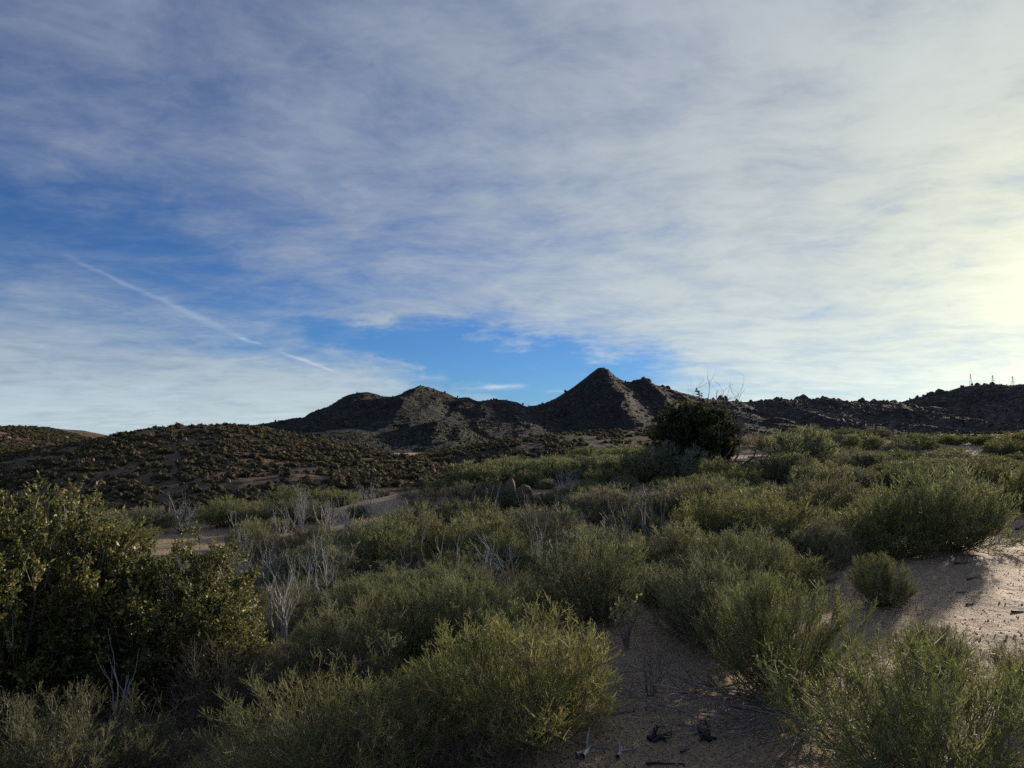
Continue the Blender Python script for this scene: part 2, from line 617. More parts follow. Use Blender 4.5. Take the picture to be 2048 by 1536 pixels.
for c in ((-40, -30, -1.0), (0, -30, 0.6), (40, -30, 1.5), (-3, 2, -0.04), (0, 2, 0), (3, 2, 0.03), (-5, 5, -0.12), (0, 4, 0), (3, 5, 0.0),
          (-3, 6.5, -0.18), (0, 7, -0.02), (5, 7, 0.03), (-8, 8, -0.35), (9, 9, 0.12), (-10, 0, -0.2), (12, 0, 0.4),
          (14, 16, 0.35), (22, 26, 0.9), (30, 40, 1.3), (20, 60, 0.2), (45, 70, 0.5), (0, 62, -1.6), (60, 110, -2.0), (0, 115, -2.2),
          (-16, 34, -3.4), (-30, 34, -4.2), (-24, 60, -6.0), (-45, 60, -6.4), (-60, 110, -6.5), (-30, 16, -2.2)):
    CTRL.append(c)
for c in ((2040, 1030, 16), (1490, 912, 30), (1470, 945, 25), (1700, 930, 30), (1950, 925, 32), (1690, 880, 42), (2040, 890, 42), (1500, 893, 42),
          (1200, 960, 25), (1010, 985, 22), (900, 1150, 11), (1000, 1060, 15), (700, 1085, 15), (760, 1015, 20),
          (385, 1064, 17), (220, 1064, 17), (560, 1045, 18.5), (1300, 1050, 14.5), (1500, 1060, 14), (860, 985, 25), (1350, 925, 31),
          (1100, 940, 30), (1230, 918, 38)):
    cp(*c)
CTRL = np.array(CTRL)
_C = 2.5


def _phi(r2):
    return -np.sqrt(r2 + _C * _C)


_d2 = ((CTRL[:, None, :2] - CTRL[None, :, :2]) ** 2).sum(-1)
_n = len(CTRL)
_A = np.zeros((_n + 1, _n + 1))
_A[:_n, :_n] = _phi(_d2) + np.eye(_n) * -0.02
_A[:_n, _n] = 1
_A[_n, :_n] = 1
_W = np.linalg.solve(_A, np.concatenate([CTRL[:, 2], [0]]))


def ground_z(x, y):
    x, y = np.atleast_1d(np.asarray(x, float)), np.atleast_1d(np.asarray(y, float))
    r2 = (x[:, None] - CTRL[None, :, 0]) ** 2 + (y[:, None] - CTRL[None, :, 1]) ** 2
    z = _phi(r2) @ _W[:_n] + _W[_n]
    r = np.hypot(x, y)
    k = np.clip((r - 75) / 60, 0, 1)
    k = k * k * (3 - 2 * k)
    z = z * (1 - k) + (-5.0) * k
    z = z + fbm(x * 0.16, y * 0.16, 3, 3) * 0.16 * np.clip(r / 10, 0.2, 1)
    z = z + fbm(x * 0.9, y * 0.9, 3, 11) * 0.05
    z = z + fbm(x * 4.5, y * 4.5, 3, 23) * 0.016 * np.clip(1.5 - r / 25, 0, 1)
    return z


def gz(x, y):
    return float(ground_z(x, y)[0])


def on_ground(px, py):
    """Where the sight line through this point of the photograph meets the ground."""
    d = view_dir(px, py)
    ys = np.concatenate([np.linspace(1.2, 20, 400), np.linspace(20.05, 70, 300)])
    k = ys / d.y
    X, Zr = d.x * k, EYE + d.z * k
    below = np.nonzero(Zr < ground_z(X, ys))[0]
    i = below[0] if len(below) else 560
    return Vector((X[i], ys[i], gz(X[i], ys[i])))


def build_ground():
    az = np.concatenate([np.linspace(-math.pi, -0.75, 40, endpoint=False), np.linspace(-0.75, 0.75, 420, endpoint=False),
                         np.linspace(0.75, math.pi, 40, endpoint=False)])
    r = np.concatenate([[0.3, 0.8], np.geomspace(1.2, 140, 330), np.geomspace(150, 15000, 40)])
    A, R = np.meshgrid(az, r, indexing='ij')
    X, Y = (R * np.sin(A)).ravel(), (R * np.cos(A)).ravel()
    Z = np.concatenate([ground_z(X[i:i + 20000], Y[i:i + 20000]) for i in range(0, len(X), 20000)])
    na, nr = len(az), len(r)
    i = np.arange(na)[:, None]
    j = np.arange(nr - 1)[None]
    i2 = (i + 1) % na
    F = np.stack([i * nr + j, i * nr + j + 1, i2 * nr + j + 1, i2 * nr + j], -1).reshape(-1, 4)
    V = np.stack([X, Y, Z], 1)
    V = np.concatenate([V, [[0, 0, gz(0, 0)]]])
    cidx = len(V) - 1
    k = np.arange(na)
    T = np.stack([np.full(na, cidx), k * nr, ((k + 1) % na) * nr], -1)
    me = mesh_np('ground', V, [F, T], M_SAND, True)
    tag(obj('ground', me), 'pale granite sand ground sloping away between the shrubs', None, None, 'structure')


build_ground()

# ------------------------------------------------------------------ hills and mountains


def hill(name, crest, base, depth, back, mat, label, ns=260, nt_=70, spur_f=6.0, spur_a=0.25, rough_a=0.6, rough_f=0.05, power=1.15, seed=1):
    """crest: (px, py, Y) along the skyline; the near slope runs `depth` metres towards the viewer down to `base`."""
    P = np.array([tuple(at(*c)) for c in crest])
    px = np.array([c[0] for c in crest], float)
    s = np.linspace(px[0], px[-1], ns)

    def sm(v):
        f = np.interp(s, px, v)
        k = np.array([1, 2, 1]) / 4.0
        g = np.convolve(np.pad(f, 1, mode='edge'), k, mode='valid')
        return g
    cx, cy, cz = sm(P[:, 0]), sm(P[:, 1]), sm(P[:, 2])
    tf = np.linspace(0, 1, nt_) ** 1.15
    tb = -np.linspace(1, 0.06, 10)
    t = np.concatenate([tb, tf])
    S_, T_ = np.meshgrid(np.arange(ns), t, indexing='ij')
    CX, CY, CZ = cx[S_], cy[S_], cz[S_]
    dep = np.where(T_ >= 0, depth, back)
    Y = CY - T_ * dep
    X = CX * (1 - 0.25 * np.clip(T_, 0, 1) * dep / CY)
    a = np.abs(T_)
    prof = (1 - a) ** power if power > 0 else 1 - a ** (-power)
    H = CZ - base
    L = abs(cx[-1] - cx[0])
    u = (X - cx[0]) / L * spur_f
    sp = ridged(u + 0.4 * fbm(X * 3 / L, Y * 3 / L, 3, seed + 5), Y / depth * 0.8, 4, seed)
    ramp = np.clip(a * 4, 0, 1) * (1 - a) ** 0.6
    Z = base + H * prof + H * spur_a * sp * ramp
    edge = np.clip(a * 6, 0.25, 1)
    Z = Z + fbm(X * rough_f, Y * rough_f, 5, seed + 9, 0.6) * rough_a * edge * (1 - a * 0.5)
    ncol = len(t)
    V = np.stack([X, Y, Z], -1).reshape(-1, 3)
    i = np.arange(ns - 1)[:, None]
    j = np.arange(ncol - 1)[None]
    F = np.stack([i * ncol + j, i * ncol + j + 1, (i + 1) * ncol + j + 1, (i + 1) * ncol + j], -1).reshape(-1, 4)
    o = obj(name, mesh_np(name, V, F[:, ::-1], mat, True))
    tag(o, label, None, None, 'structure')
    return V.reshape(ns, ncol, 3), t


HILL_FAR, t_far = hill('hill', [(-700, 890, 300), (-400, 880, 300), (-150, 872, 290), (0, 870, 280), (30, 860, 280), (60, 854, 278), (100, 862, 275),
                       (150, 877, 270), (205, 890, 262), (280, 897, 255), (400, 900, 250)], -7.0, 150, 120, M_HILL,
                       'low rounded stony hill at the far left edge', 200, 70, 5, 0.15, 0.7, 0.09, -1.5, 21)
HILL, t_hill = hill('hill', [(-500, 940, 150), (-200, 925, 165), (0, 905, 180), (120, 900, 190), (205, 892, 195), (250, 880, 195), (300, 868, 192), (350, 859, 190), (400, 854, 187),
                    (450, 852, 182), (500, 856, 176), (560, 866, 168), (620, 877, 160), (680, 890, 150), (740, 902, 140), (800, 913, 130),
                    (850, 924, 122), (900, 938, 115), (960, 955, 108), (1050, 990, 100)], -7.5, 105, 90, M_HILL,
                    'brushy tan hillside behind the leafy bush on the left', 420, 150, 5, 0.20, 0.7, 0.07, -1.45, 4)
RISE, t_rise = hill('hill', [(820, 915, 230), (900, 900, 235), (960, 888, 240), (1000, 882, 245), (1080, 873, 250), (1150, 866, 255), (1250, 861, 262), (1350, 862, 270),
                    (1450, 866, 280), (1600, 868, 290), (1800, 868, 300), (2100, 866, 300), (2500, 860, 300)], -7.0, 130, 120, M_RISE,
                    'low dark brush covered rise in front of the peaks', 260, 60, 9, 0.3, 1.3, 0.08, 1.0, 8)
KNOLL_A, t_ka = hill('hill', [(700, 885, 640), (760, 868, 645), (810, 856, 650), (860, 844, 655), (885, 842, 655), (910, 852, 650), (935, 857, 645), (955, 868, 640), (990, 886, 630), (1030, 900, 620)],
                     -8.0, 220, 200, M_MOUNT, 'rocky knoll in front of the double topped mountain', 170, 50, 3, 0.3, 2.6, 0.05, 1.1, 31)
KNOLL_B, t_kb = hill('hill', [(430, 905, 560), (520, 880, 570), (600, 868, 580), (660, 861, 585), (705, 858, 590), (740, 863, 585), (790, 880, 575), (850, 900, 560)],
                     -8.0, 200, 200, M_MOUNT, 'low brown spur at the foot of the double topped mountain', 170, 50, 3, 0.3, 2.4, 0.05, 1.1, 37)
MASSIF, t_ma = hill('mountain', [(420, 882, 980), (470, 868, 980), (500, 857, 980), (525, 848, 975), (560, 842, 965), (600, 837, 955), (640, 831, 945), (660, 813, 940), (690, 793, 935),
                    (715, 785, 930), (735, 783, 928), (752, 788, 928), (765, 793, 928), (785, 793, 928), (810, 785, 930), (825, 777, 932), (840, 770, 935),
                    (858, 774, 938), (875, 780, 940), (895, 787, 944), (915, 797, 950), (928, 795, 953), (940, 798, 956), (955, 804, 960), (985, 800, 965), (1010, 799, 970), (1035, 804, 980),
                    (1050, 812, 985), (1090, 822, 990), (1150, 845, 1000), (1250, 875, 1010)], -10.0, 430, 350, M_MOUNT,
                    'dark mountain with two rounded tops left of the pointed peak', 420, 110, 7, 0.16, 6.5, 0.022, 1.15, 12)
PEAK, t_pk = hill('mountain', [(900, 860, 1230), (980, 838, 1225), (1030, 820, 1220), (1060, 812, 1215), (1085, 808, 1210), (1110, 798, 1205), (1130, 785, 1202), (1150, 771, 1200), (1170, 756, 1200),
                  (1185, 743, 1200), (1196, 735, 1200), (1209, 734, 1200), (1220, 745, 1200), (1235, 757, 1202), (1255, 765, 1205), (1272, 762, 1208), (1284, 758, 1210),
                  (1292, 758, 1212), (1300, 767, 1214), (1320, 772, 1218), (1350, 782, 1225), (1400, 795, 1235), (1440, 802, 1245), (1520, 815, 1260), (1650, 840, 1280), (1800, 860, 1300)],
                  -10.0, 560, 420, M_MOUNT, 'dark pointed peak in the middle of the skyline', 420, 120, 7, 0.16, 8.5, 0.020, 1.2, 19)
RIDGE, t_rd = hill('ridge', [(1250, 830, 1350), (1340, 812, 1350), (1400, 805, 1340), (1440, 801, 1330), (1480, 804, 1320), (1520, 803, 1310), (1560, 800, 1300), (1610, 799, 1290), (1640, 802, 1285), (1665, 803, 1280),
                   (1690, 809, 1275), (1720, 805, 1270), (1745, 803, 1265), (1765, 808, 1260), (1800, 804, 1255), (1830, 796, 1250), (1870, 787, 1245), (1895, 786, 1240), (1915, 775, 1240),
                   (1935, 771, 1240), (1960, 770, 1240), (2000, 770, 1235), (2048, 772, 1230), (2200, 780, 1220), (2400, 800, 1200), (2700, 840, 1180)], -10.0, 620, 400, M_RIDGE,
                   'long rocky ridge along the right skyline', 440, 130, 9, 0.24, 6.5, 0.02, 1.05, 43)


# --- low-poly rock and brush scatter on the far slopes
def ico(sub=1):
    import bmesh
    bm = bmesh.new()
    bmesh.ops.create_icosphere(bm, subdivisions=sub, radius=1.0)
    V = np.array([v.co[:] for v in bm.verts])
    F = np.array([[v.index for v in f.verts] for f in bm.faces])
    bm.free()
    return V, F


ICO1, ICO1F = ico(1)
ICO2, ICO2F = ico(2)
ICO3, ICO3F = ico(3)


def scatter(points, sizes, protos, squash, rng):
    """Join many small copies into one mesh (numpy)."""
    g = Geo()
    pick = rng.integers(0, len(protos), len(points))
    for k, (V, F) in enumerate(protos):
        idx = np.nonzero(pick == k)[0]
        if not len(idx):
            continue
        a = rng.uniform(0, 2 * math.pi, len(idx))
        ca, sa = np.cos(a)[:, None], np.sin(a)[:, None]
        s = sizes[idx][:, None]
        x = (V[None, :, 0] * ca - V[None, :, 1] * sa) * s
        y = (V[None, :, 0] * sa + V[None, :, 1] * ca) * s
        z = V[None, :, 2] * s * (squash[0] + (squash[1] - squash[0]) * rng.random((len(idx), 1)))
        W = np.stack([x, y, z], -1) + points[idx][:, None, :]
        FF = (F[None] + (np.arange(len(idx)) * len(V))[:, None, None]).reshape(-1, F.shape[1])
        g.add(W.reshape(-1, 3), FF)
    return g


def rock_proto(seed, V=ICO1, F=ICO1F, jag=0.35):
    r = np.random.default_rng(seed)
    k = 1 + r.normal(size=(len(V), 1)) * jag * 0.5
    W = V * k * r.uniform(0.75, 1.25, 3)
    # a few flat cuts make it read as broken granite
    for _ in range(4):
        d = norm(r.normal(size=3))
        h = r.uniform(0.55, 0.85)
        e = W @ d - h
        W = W - np.where(e > 0, e, 0)[:, None] * d
    return W, F


def brush_proto(seed, n=26, size=0.42):
    r = np.random.default_rng(seed)
    d = norm(r.normal(size=(n, 3)))
    d[:, 2] = np.abs(d[:, 2])
    p = d * r.uniform(0.45, 0.95, (n, 1)) * np.array([1, 1, 0.85])
    D = norm(d + r.normal(size=(n, 3)) * 0.5 + np.array([0, 0, 0.5]))
    V, F = leaves(p - D * size * 0.5, D, np.full(n, size) * r.uniform(0.7, 1.4, n), np.full(n, size * 0.7), r, 0.1)
    core = ICO1 * np.array([0.62, 0.62, 0.52]) + np.array([0, 0, 0.25])
    Q = np.concatenate([V, core])
    # the core as degenerate-free quads: pair triangles is not needed, keep triangles apart
    return Q, F, ICO1F + len(V)


ROCKS = [rock_proto(s) for s in range(6)]


def surf_points(grid, t, n, rng, tlo=0.0, thi=0.95, weight=None):
    ns, nc, _ = grid.shape
    i = rng.uniform(0, ns - 1.001, n * 6)
    tt = rng.uniform(tlo, thi, n * 6)
    j = np.interp(tt, t, np.arange(nc))
    i0, j0 = i.astype(int), np.clip(j.astype(int), 0, nc - 2)
    fi, fj = (i - i0)[:, None], (j - j0)[:, None]
    P = (grid[i0, j0] * (1 - fi) + grid[i0 + 1, j0] * fi) * (1 - fj) + (grid[i0, j0 + 1] * (1 - fi) + grid[i0 + 1, j0 + 1] * fi) * fj
    if weight is not None:
        keep = rng.random(len(P)) < weight(P, tt)
        P = P[keep]
    vis = np.abs(P[:, 0]) < P[:, 1] * 0.78
    P = P[vis]
    return P[:n]


def clump(P, f, seed, lo=0.0):
    return np.clip(fbm(P[:, 0] * f, P[:, 1] * f, 3, seed) * 1.6 + 0.5 + lo, 0.05, 1)


def far_scatter():
    rng = np.random.default_rng(99)
    for grid, t, n, smin, smax, seed in ((MASSIF, t_ma, 1500, 0.6, 2.0, 1), (PEAK, t_pk, 1900, 0.7, 2.4, 2), (RIDGE, t_rd, 3000, 0.9, 4.2, 3), (KNOLL_A, t_ka, 450, 0.5, 1.7, 4), (KNOLL_B, t_kb, 350, 0.5, 1.5, 5)):
        P = surf_points(grid, t, n, rng, 0.0, 0.8, lambda P, tt: clump(P, 0.012, seed) * (1 - tt * 0.5))
        sz = smin + (smax - smin) * rng.random(len(P)) ** 4
        g = scatter(P, sz, ROCKS, (0.6, 1.3), rng)
        tag(obj('boulder_scatter', g.mesh('boulder_scatter', M_FARROCK)), 'weathered boulders strewn over a far mountain slope', 'boulders', None, 'stuff')
    # jagged teeth along the crests
    pts, szs = [], []
    for grid, c0, n, s0, s1 in ((MASSIF, 10, 60, 1.0, 2.4), (PEAK, 10, 50, 1.0, 2.6), (RIDGE, 10, 90, 1.2, 3.2)):
        i = rng.integers(0, grid.shape[0], n)
        p = grid[i, c0] + np.stack([rng.normal(0, 2, n), rng.normal(0, 6, n), np.zeros(n)], 1)
        pts.append(p)
        szs.append(s0 + (s1 - s0) * rng.random(n) ** 2)
    g = scatter(np.concatenate(pts), np.concatenate(szs), ROCKS, (0.6, 1.5), rng)
    tag(obj('crest_rubble', g.mesh('crest_rubble', M_FARROCK)), 'broken granite rubble along the far crests', 'rubble', None, 'stuff')


far_scatter()


def outcrop_mesh(seed, spires):
    r = np.random.default_rng(seed)
    g = Geo()
    for x, h, w in spires:
        V, F = rock_proto(int(r.integers(1, 9999)), ICO2, ICO2F, 0.22)
        W = V * np.array([w, w * r.uniform(0.8, 1.3), h]) + np.array([x, r.normal(0, w * 0.3), h * 0.3])
        W[:, 0] += (W[:, 2] / max(h, 1e-3)) * r.normal(0, 0.12) * w
        taper = 1 - 0.35 * np.clip(W[:, 2] / (h * 1.3), 0, 1)
        W[:, 0] = x + (W[:, 0] - x) * taper
        g.add(W, F)
    return g.mesh('rock_outcrop', M_FARROCK)


OUTCROPS = [
    (1287, 766, 1195, [(0, 13, 7), (-9, 6, 8), (6, 8, 5)], 'pointed rock horn right of the main peak summit'),
    (1206, 750, 1188, [(0, 10, 11), (-9, 6, 9), (10, 5, 9)], 'blunt rock cap on the very top of the pointed peak'),
    (1238, 764, 1190, [(0, 9, 4), (5, 6, 4)], 'rock step just below the summit of the pointed peak'),
    (1256, 772, 1192, [(0, 8, 4), (-6, 6, 4)], 'rock knob in the notch between summit and rock horn'),
    (1325, 777, 1210, [(0, 7, 4), (7, 5, 5)], 'small rock tooth below the rock horn'),
    (842, 776, 925, [(0, 6, 6), (7, 4, 6), (-6, 4, 5)], 'rock cap on the higher top of the rounded mountain'),
    (733, 788, 918, [(0, 5, 9), (8, 3, 6)], 'low rock cap on the left top of the rounded mountain'),
    (920, 799, 940, [(0, 5, 5), (5, 3, 5)], 'rock tooth on the shoulder right of the rounded mountain top'),
    (1427, 803, 1322, [(0, 9, 3.5), (7, 7, 3.5)], 'twin stone pillars on the skyline behind the tall bush'),
    (1442, 802, 1318, [(0, 13, 4.5), (6, 10, 4), (-5, 7, 4)], 'taller split stone pillar just right of the tall bush'),
    (1474, 808, 1310, [(0, 8, 5), (6, 6, 4)], 'lone stone block right of the split pillar on the ridge'),
    (1502, 806, 1305, [(0, 6, 3.5)], 'small stone knob on the low part of the right ridge'),
    (1555, 803, 1292, [(0, 9, 9), (10, 6, 8), (-12, 5, 8)], 'rounded rock pile on the ridge right of the small knob'),
    (1606, 802, 1282, [(0, 9, 8), (-8, 8, 6), (9, 6, 6)], 'blocky rock pile left of the jagged twin crags'),
    (1645, 806, 1272, [(0, 14, 5), (-7, 9, 5), (6, 8, 5)], 'sharp crag, left one of the jagged twin crags'),
    (1664, 808, 1270, [(0, 12, 7), (7, 10, 4), (-7, 7, 5)], 'broad crag, right one of the jagged twin crags'),
    (1722, 808, 1260, [(0, 9, 7), (8, 7, 6), (-9, 6, 7)], 'crumbled rock pile in the saddle of the right ridge'),
    (1750, 808, 1256, [(0, 8, 6), (8, 5, 6)], 'low rock pile right of the ridge saddle'),
    (1782, 810, 1250, [(0, 8, 9), (10, 6, 7)], 'wide rock hump below the rising right ridge'),
    (1880, 790, 1234, [(0, 13, 6), (-8, 8, 6), (8, 8, 5)], 'pointed crag left of the pylon hill'),
    (1897, 790, 1230, [(0, 7, 6)], 'small crag beside the pointed crag left of the pylons'),
]
for k, (px, py, Y, sp, lab) in enumerate(OUTCROPS):
    o = obj('rock_outcrop', outcrop_mesh(300 + k, [(a * 1.2, b * (0.85 if px > 1240 else 0.55), c * (1.35 if px > 1240 else 1.0)) for a, b, c in sp]), None, at(px, py + (1 if px > 1240 else 5), Y))
    tag(o, lab, 'rock outcrop', 'rock outcrops on the skyline')


# ------------------------------------------------------------------ brush and stones of the near hillsides
def brush_mesh(seed, n, size, mat, core=True):
    V, F4, F3 = brush_proto(seed, n, size)
    g = Geo()
    g.V, g.n = [V], len(V)
    g.F[4].append(F4)
    if core:
        g.F[3].append(F3)
    return g


HB = [brush_mesh(500 + s, 90, 0.30, M_BRUSH).mesh('hillside_bush', M_BRUSH) for s in range(5)]
SMALLB = []
for s in range(5):
    V, F4, F3 = brush_proto(520 + s, 22, 0.5)
    tri = np.concatenate([F4[:, [0, 1, 2]], F4[:, [0, 2, 3]], F3])
    SMALLB.append((V, tri))


def hillside_brush():
    rng = np.random.default_rng(5)
    # the open wash running down the hill stays bare
    def w_hill(P, tt):
        bare = np.exp(-((P[:, 0] / P[:, 1] + 0.455) / 0.008) ** 2) * (tt > 0.45)
        return np.clip(clump(P, 0.07, 71, 0.38) * clump(P, 0.25, 79, 0.4) - bare * 0.9, 0, 1)
    A = surf_points(HILL, t_hill, 8200, rng, -0.04, 0.93, w_hill)
    B = surf_points(HILL_FAR, t_far, 5200, rng, -0.08, 0.6, lambda P, tt: clump(P, 0.08, 72, 0.3))
    C = surf_points(RISE, t_rise, 2600, rng, -0.04, 0.9, lambda P, tt: clump(P, 0.04, 73, 0.25))
    sa = 0.30 + 0.95 * rng.random(len(A)) ** 2.4
    score = sa / A[:, 1]
    order = np.argsort(-score)
    big, rest = order[:290], order[290:]
    for q, i in enumerate(big):
        s = sa[i]
        o = obj('hillside_bush', HB[q % 5], None, A[i] - np.array([0, 0, 0.08]), (0, 0, rng.uniform(0, 6.28)), (s, s, s * rng.uniform(0.7, 1.0)))
        tag(o, 'dark round bush dotted over the brushy tan hillside', 'bush', 'bushes dotted over the tan hillside')
    P = np.concatenate([A[rest], B, C])
    sz = np.concatenate([sa[rest], rng.uniform(0.4, 1.2, len(B)), rng.uniform(0.6, 1.6, len(C))])
    g = scatter(P, sz, SMALLB, (0.65, 1.0), rng)
    tag(obj('hillside_brush', g.mesh('hillside_brush', M_BRUSH)), 'dark low brush covering the hills in the middle distance', 'brush', None, 'stuff')
    # brush on the mountains, too far to tell apart
    PP, SS = [], []
    for grid, t, n in ((MASSIF, t_ma, 5600), (PEAK, t_pk, 6000), (RIDGE, t_rd, 6500), (KNOLL_A, t_ka, 1600), (KNOLL_B, t_kb, 1500)):
        q = surf_points(grid, t, n, rng, 0.0, 0.9, lambda P, tt: clump(P, 0.015, 74, 0.2))
        PP.append(q)
        SS.append(rng.uniform(0.7, 1.7, len(q)))
    tiny = [(V, F) for V, F in (rock_proto(s + 50, ICO1, ICO1F, 0.5) for s in range(4))]
    g = scatter(np.concatenate(PP), np.concatenate(SS), tiny, (0.35, 0.65), rng)
    tag(obj('mountain_brush', g.mesh('mountain_brush', M_BRUSH)), 'dark scrub speckling the far mountain slopes', 'scrub', None, 'stuff')
    # valley floor between the near slope and the hills
    x = rng.uniform(-120, 150, 6000)
    y = rng.uniform(46, 190, 6000)
    keep = (np.abs(x) < y * 0.8) & (rng.random(6000) < clump(np.stack([x, y], 1), 0.05, 76, 0.1))
    x, y = x[keep][:1500], y[keep][:1500]
    P = np.stack([x, y, ground_z(x, y)], 1)
    g = scatter(P, rng.uniform(0.5, 1.2, len(P)), SMALLB, (0.6, 1.0), rng)
    tag(obj('valley_brush', g.mesh('valley_brush', M_BRUSH)), 'dark brush on the valley floor beyond the shrubs', 'brush', None, 'stuff')
    # pale stones on the hill
    R = surf_points(HILL, t_hill, 95, rng, 0.05, 0.75, lambda P, tt: clump(P, 0.05, 77) * (0.35 + 0.65 * (P[:, 0] / P[:, 1] > -0.36)))
    meshes = [mesh_np('hillside_boulder', *rock_proto(610 + s, ICO2, ICO2F, 0.15), M_PALEROCK) for s in range(4)]
    for i, p in enumerate(R):
        s = 0.22 + 0.5 * rng.random() ** 2
        o = obj('hillside_boulder', meshes[i % 4], None, p + np.array([0, 0, 0.1]), (0, 0, rng.uniform(0, 6)), (s * 1.2, s, s * rng.uniform(0.6, 1.3)))
        tag(o, 'pale granite boulder lying among the brush of the tan hillside', 'boulder', 'pale boulders on the tan hillside')
    R = surf_points(HILL_FAR, t_far, 45, rng, 0.0, 0.5, lambda P, tt: clump(P, 0.05, 78))
    for i, p in enumerate(R):
        s = 0.35 + 0.8 * rng.random() ** 2
        o = obj('hillside_boulder', meshes[i % 4], None, p + np.array([0, 0, 0.1]), (0, 0, rng.uniform(0, 6)), (s * 1.2, s, s * rng.uniform(0.6, 1.2)))
        tag(o, 'pale boulder on the low stony hill at the far left', 'boulder', 'pale boulders on the far left hill')


hillside_brush()


# ------------------------------------------------------------------ shrubs
def make_plant(seed, R=0.6, H=0.9, nst=100, nb=8, nt=6, nl=5, stem_r=0.008, bl=(0.16, 0.34), tl=(0.05, 0.12), twig_w=0.0014,
               leaf=(0.010, 0.003), tilt=(4, 80), up=0.45, wood=M_STEM, fol=M_TWIG, fold=0.15, leaf_spread=0.9, lean=(0.0, 0.0), base_r=0.14, branch_from=0.22):
    r = np.random.default_rng(seed)
    th = np.radians(tilt[0] + (tilt[1] - tilt[0]) * r.random(nst) ** 0.62)
    ph = r.uniform(0, 2 * math.pi, nst)
    lump = 1 + 0.12 * np.sin(ph * 2 + r.uniform(0, 6)) + 0.10 * np.sin(ph * 3 + r.uniform(0, 6)) + 0.08 * np.sin(ph * 5 + r.uniform(0, 6))
    k = np.where(r.random(nst) < 0.8, r.uniform(0.82, 1.0, nst), r.uniform(0.5, 1.08, nst))
    E = np.stack([R * np.sin(th) * np.cos(ph) * k * lump + lean[0], R * np.sin(th) * np.sin(ph) * k * lump + lean[1], H * np.cos(th) ** 0.6 * k + 0.05 * H], 1)
    S0 = np.stack([base_r * R * np.cos(ph) * r.random(nst), base_r * R * np.sin(ph) * r.random(nst), np.full(nst, -0.03)], 1)
    C = S0 + (E - S0) * np.array([0.62, 0.62, 0.40]) + r.normal(0, 0.05 * R, (nst, 3))
    u = np.linspace(0, 1, 7)[None, :, None]
    P = (1 - u) ** 2 * S0[:, None] + 2 * u * (1 - u) * C[:, None] + u ** 2 * E[:, None]
    P[:, 1:-1] += r.normal(0, 0.018 * R, P[:, 1:-1].shape)
    rad = stem_r * r.uniform(0.6, 1.2, (nst, 1)) * np.linspace(1, 0.22, 7)[None]
    gs, gf = Geo(), Geo()
    gs.add(*polytube(P, rad, 3, r))

    def pick(P, n, lo):
        """n points on each polyline, with tangents."""
        m, kk, _ = P.shape
        t = lo + (1 - lo) * r.random((m, n)) ** 0.7
        f = t * (kk - 1)
        i = np.clip(f.astype(int), 0, kk - 2)
        a = np.take_along_axis(P, i[..., None].repeat(3, -1), 1)
        b = np.take_along_axis(P, (i + 1)[..., None].repeat(3, -1), 1)
        fr = (f - i)[..., None]
        return (a + (b - a) * fr).reshape(-1, 3), norm(b - a).reshape(-1, 3), t.reshape(-1)

    # branches
    p, d, t = pick(P, nb, branch_from)
    n = len(p)
    out = norm(p - np.array([0, 0, 0.2 * H]))
    D = norm(d * 0.7 + out * 0.35 + r.normal(0, 0.45, (n, 3)) + np.array([0, 0, up * 0.6]))
    L = r.uniform(*bl, n) * (1.15 - 0.45 * t)
    D2 = norm(D + np.array([0, 0, up]) + r.normal(0, 0.2, (n, 3)))
    B = np.stack([p, p + D * L[:, None] * 0.5, p + (D + D2) * 0.5 * L[:, None]], 1)
    B[:, :, 2] = np.maximum(B[:, :, 2], 0.015)
    gs.add(*polytube(B, stem_r * 0.34 * r.uniform(0.6, 1.2, (n, 1)) * np.array([[1, 0.75, 0.4]]), 1 if nst > 60 else 3, r))
    # twigs
    p, d, t = pick(B, nt, 0.12)
    n = len(p)
    D = norm(d * 0.75 + r.normal(0, 0.42, (n, 3)) + np.array([0, 0, up * 0.7]))
    L = r.uniform(*tl, n) * (1.2 - 0.5 * t)
    D2 = norm(D + np.array([0, 0, up * 0.7]) + r.normal(0, 0.2, (n, 3)))
    T = np.stack([p, p + D * L[:, None] * 0.5, p + (D + D2) * 0.5 * L[:, None]], 1)
    gf.add(*polytube(T, twig_w * r.uniform(0.7, 1.3, (n, 1)) * np.array([[1, 0.9, 0.45]]), 1, r))
    if nl:
        p, d, t = pick(T, nl, 0.1)
        n = len(p)
        D = norm(d * (1 - leaf_spread * 0.5) + r.normal(0, leaf_spread * 0.6, (n, 3)) + np.array([0, 0, 0.2]))
        z = np.exp(r.normal(0, 0.32, n))
        gf.add(*leaves(p, D, leaf[0] * z * r.uniform(0.8, 1.2, n), leaf[1] * z * r.uniform(0.8, 1.2, n), r, fold))
    A = np.concatenate(gf.V)
    return gs.mesh('stems', wood), gf.mesh('foliage', fol), 2 * np.percentile(np.hypot(A[:, 0], A[:, 1]), 97), np.percentile(A[:, 2], 99.3)


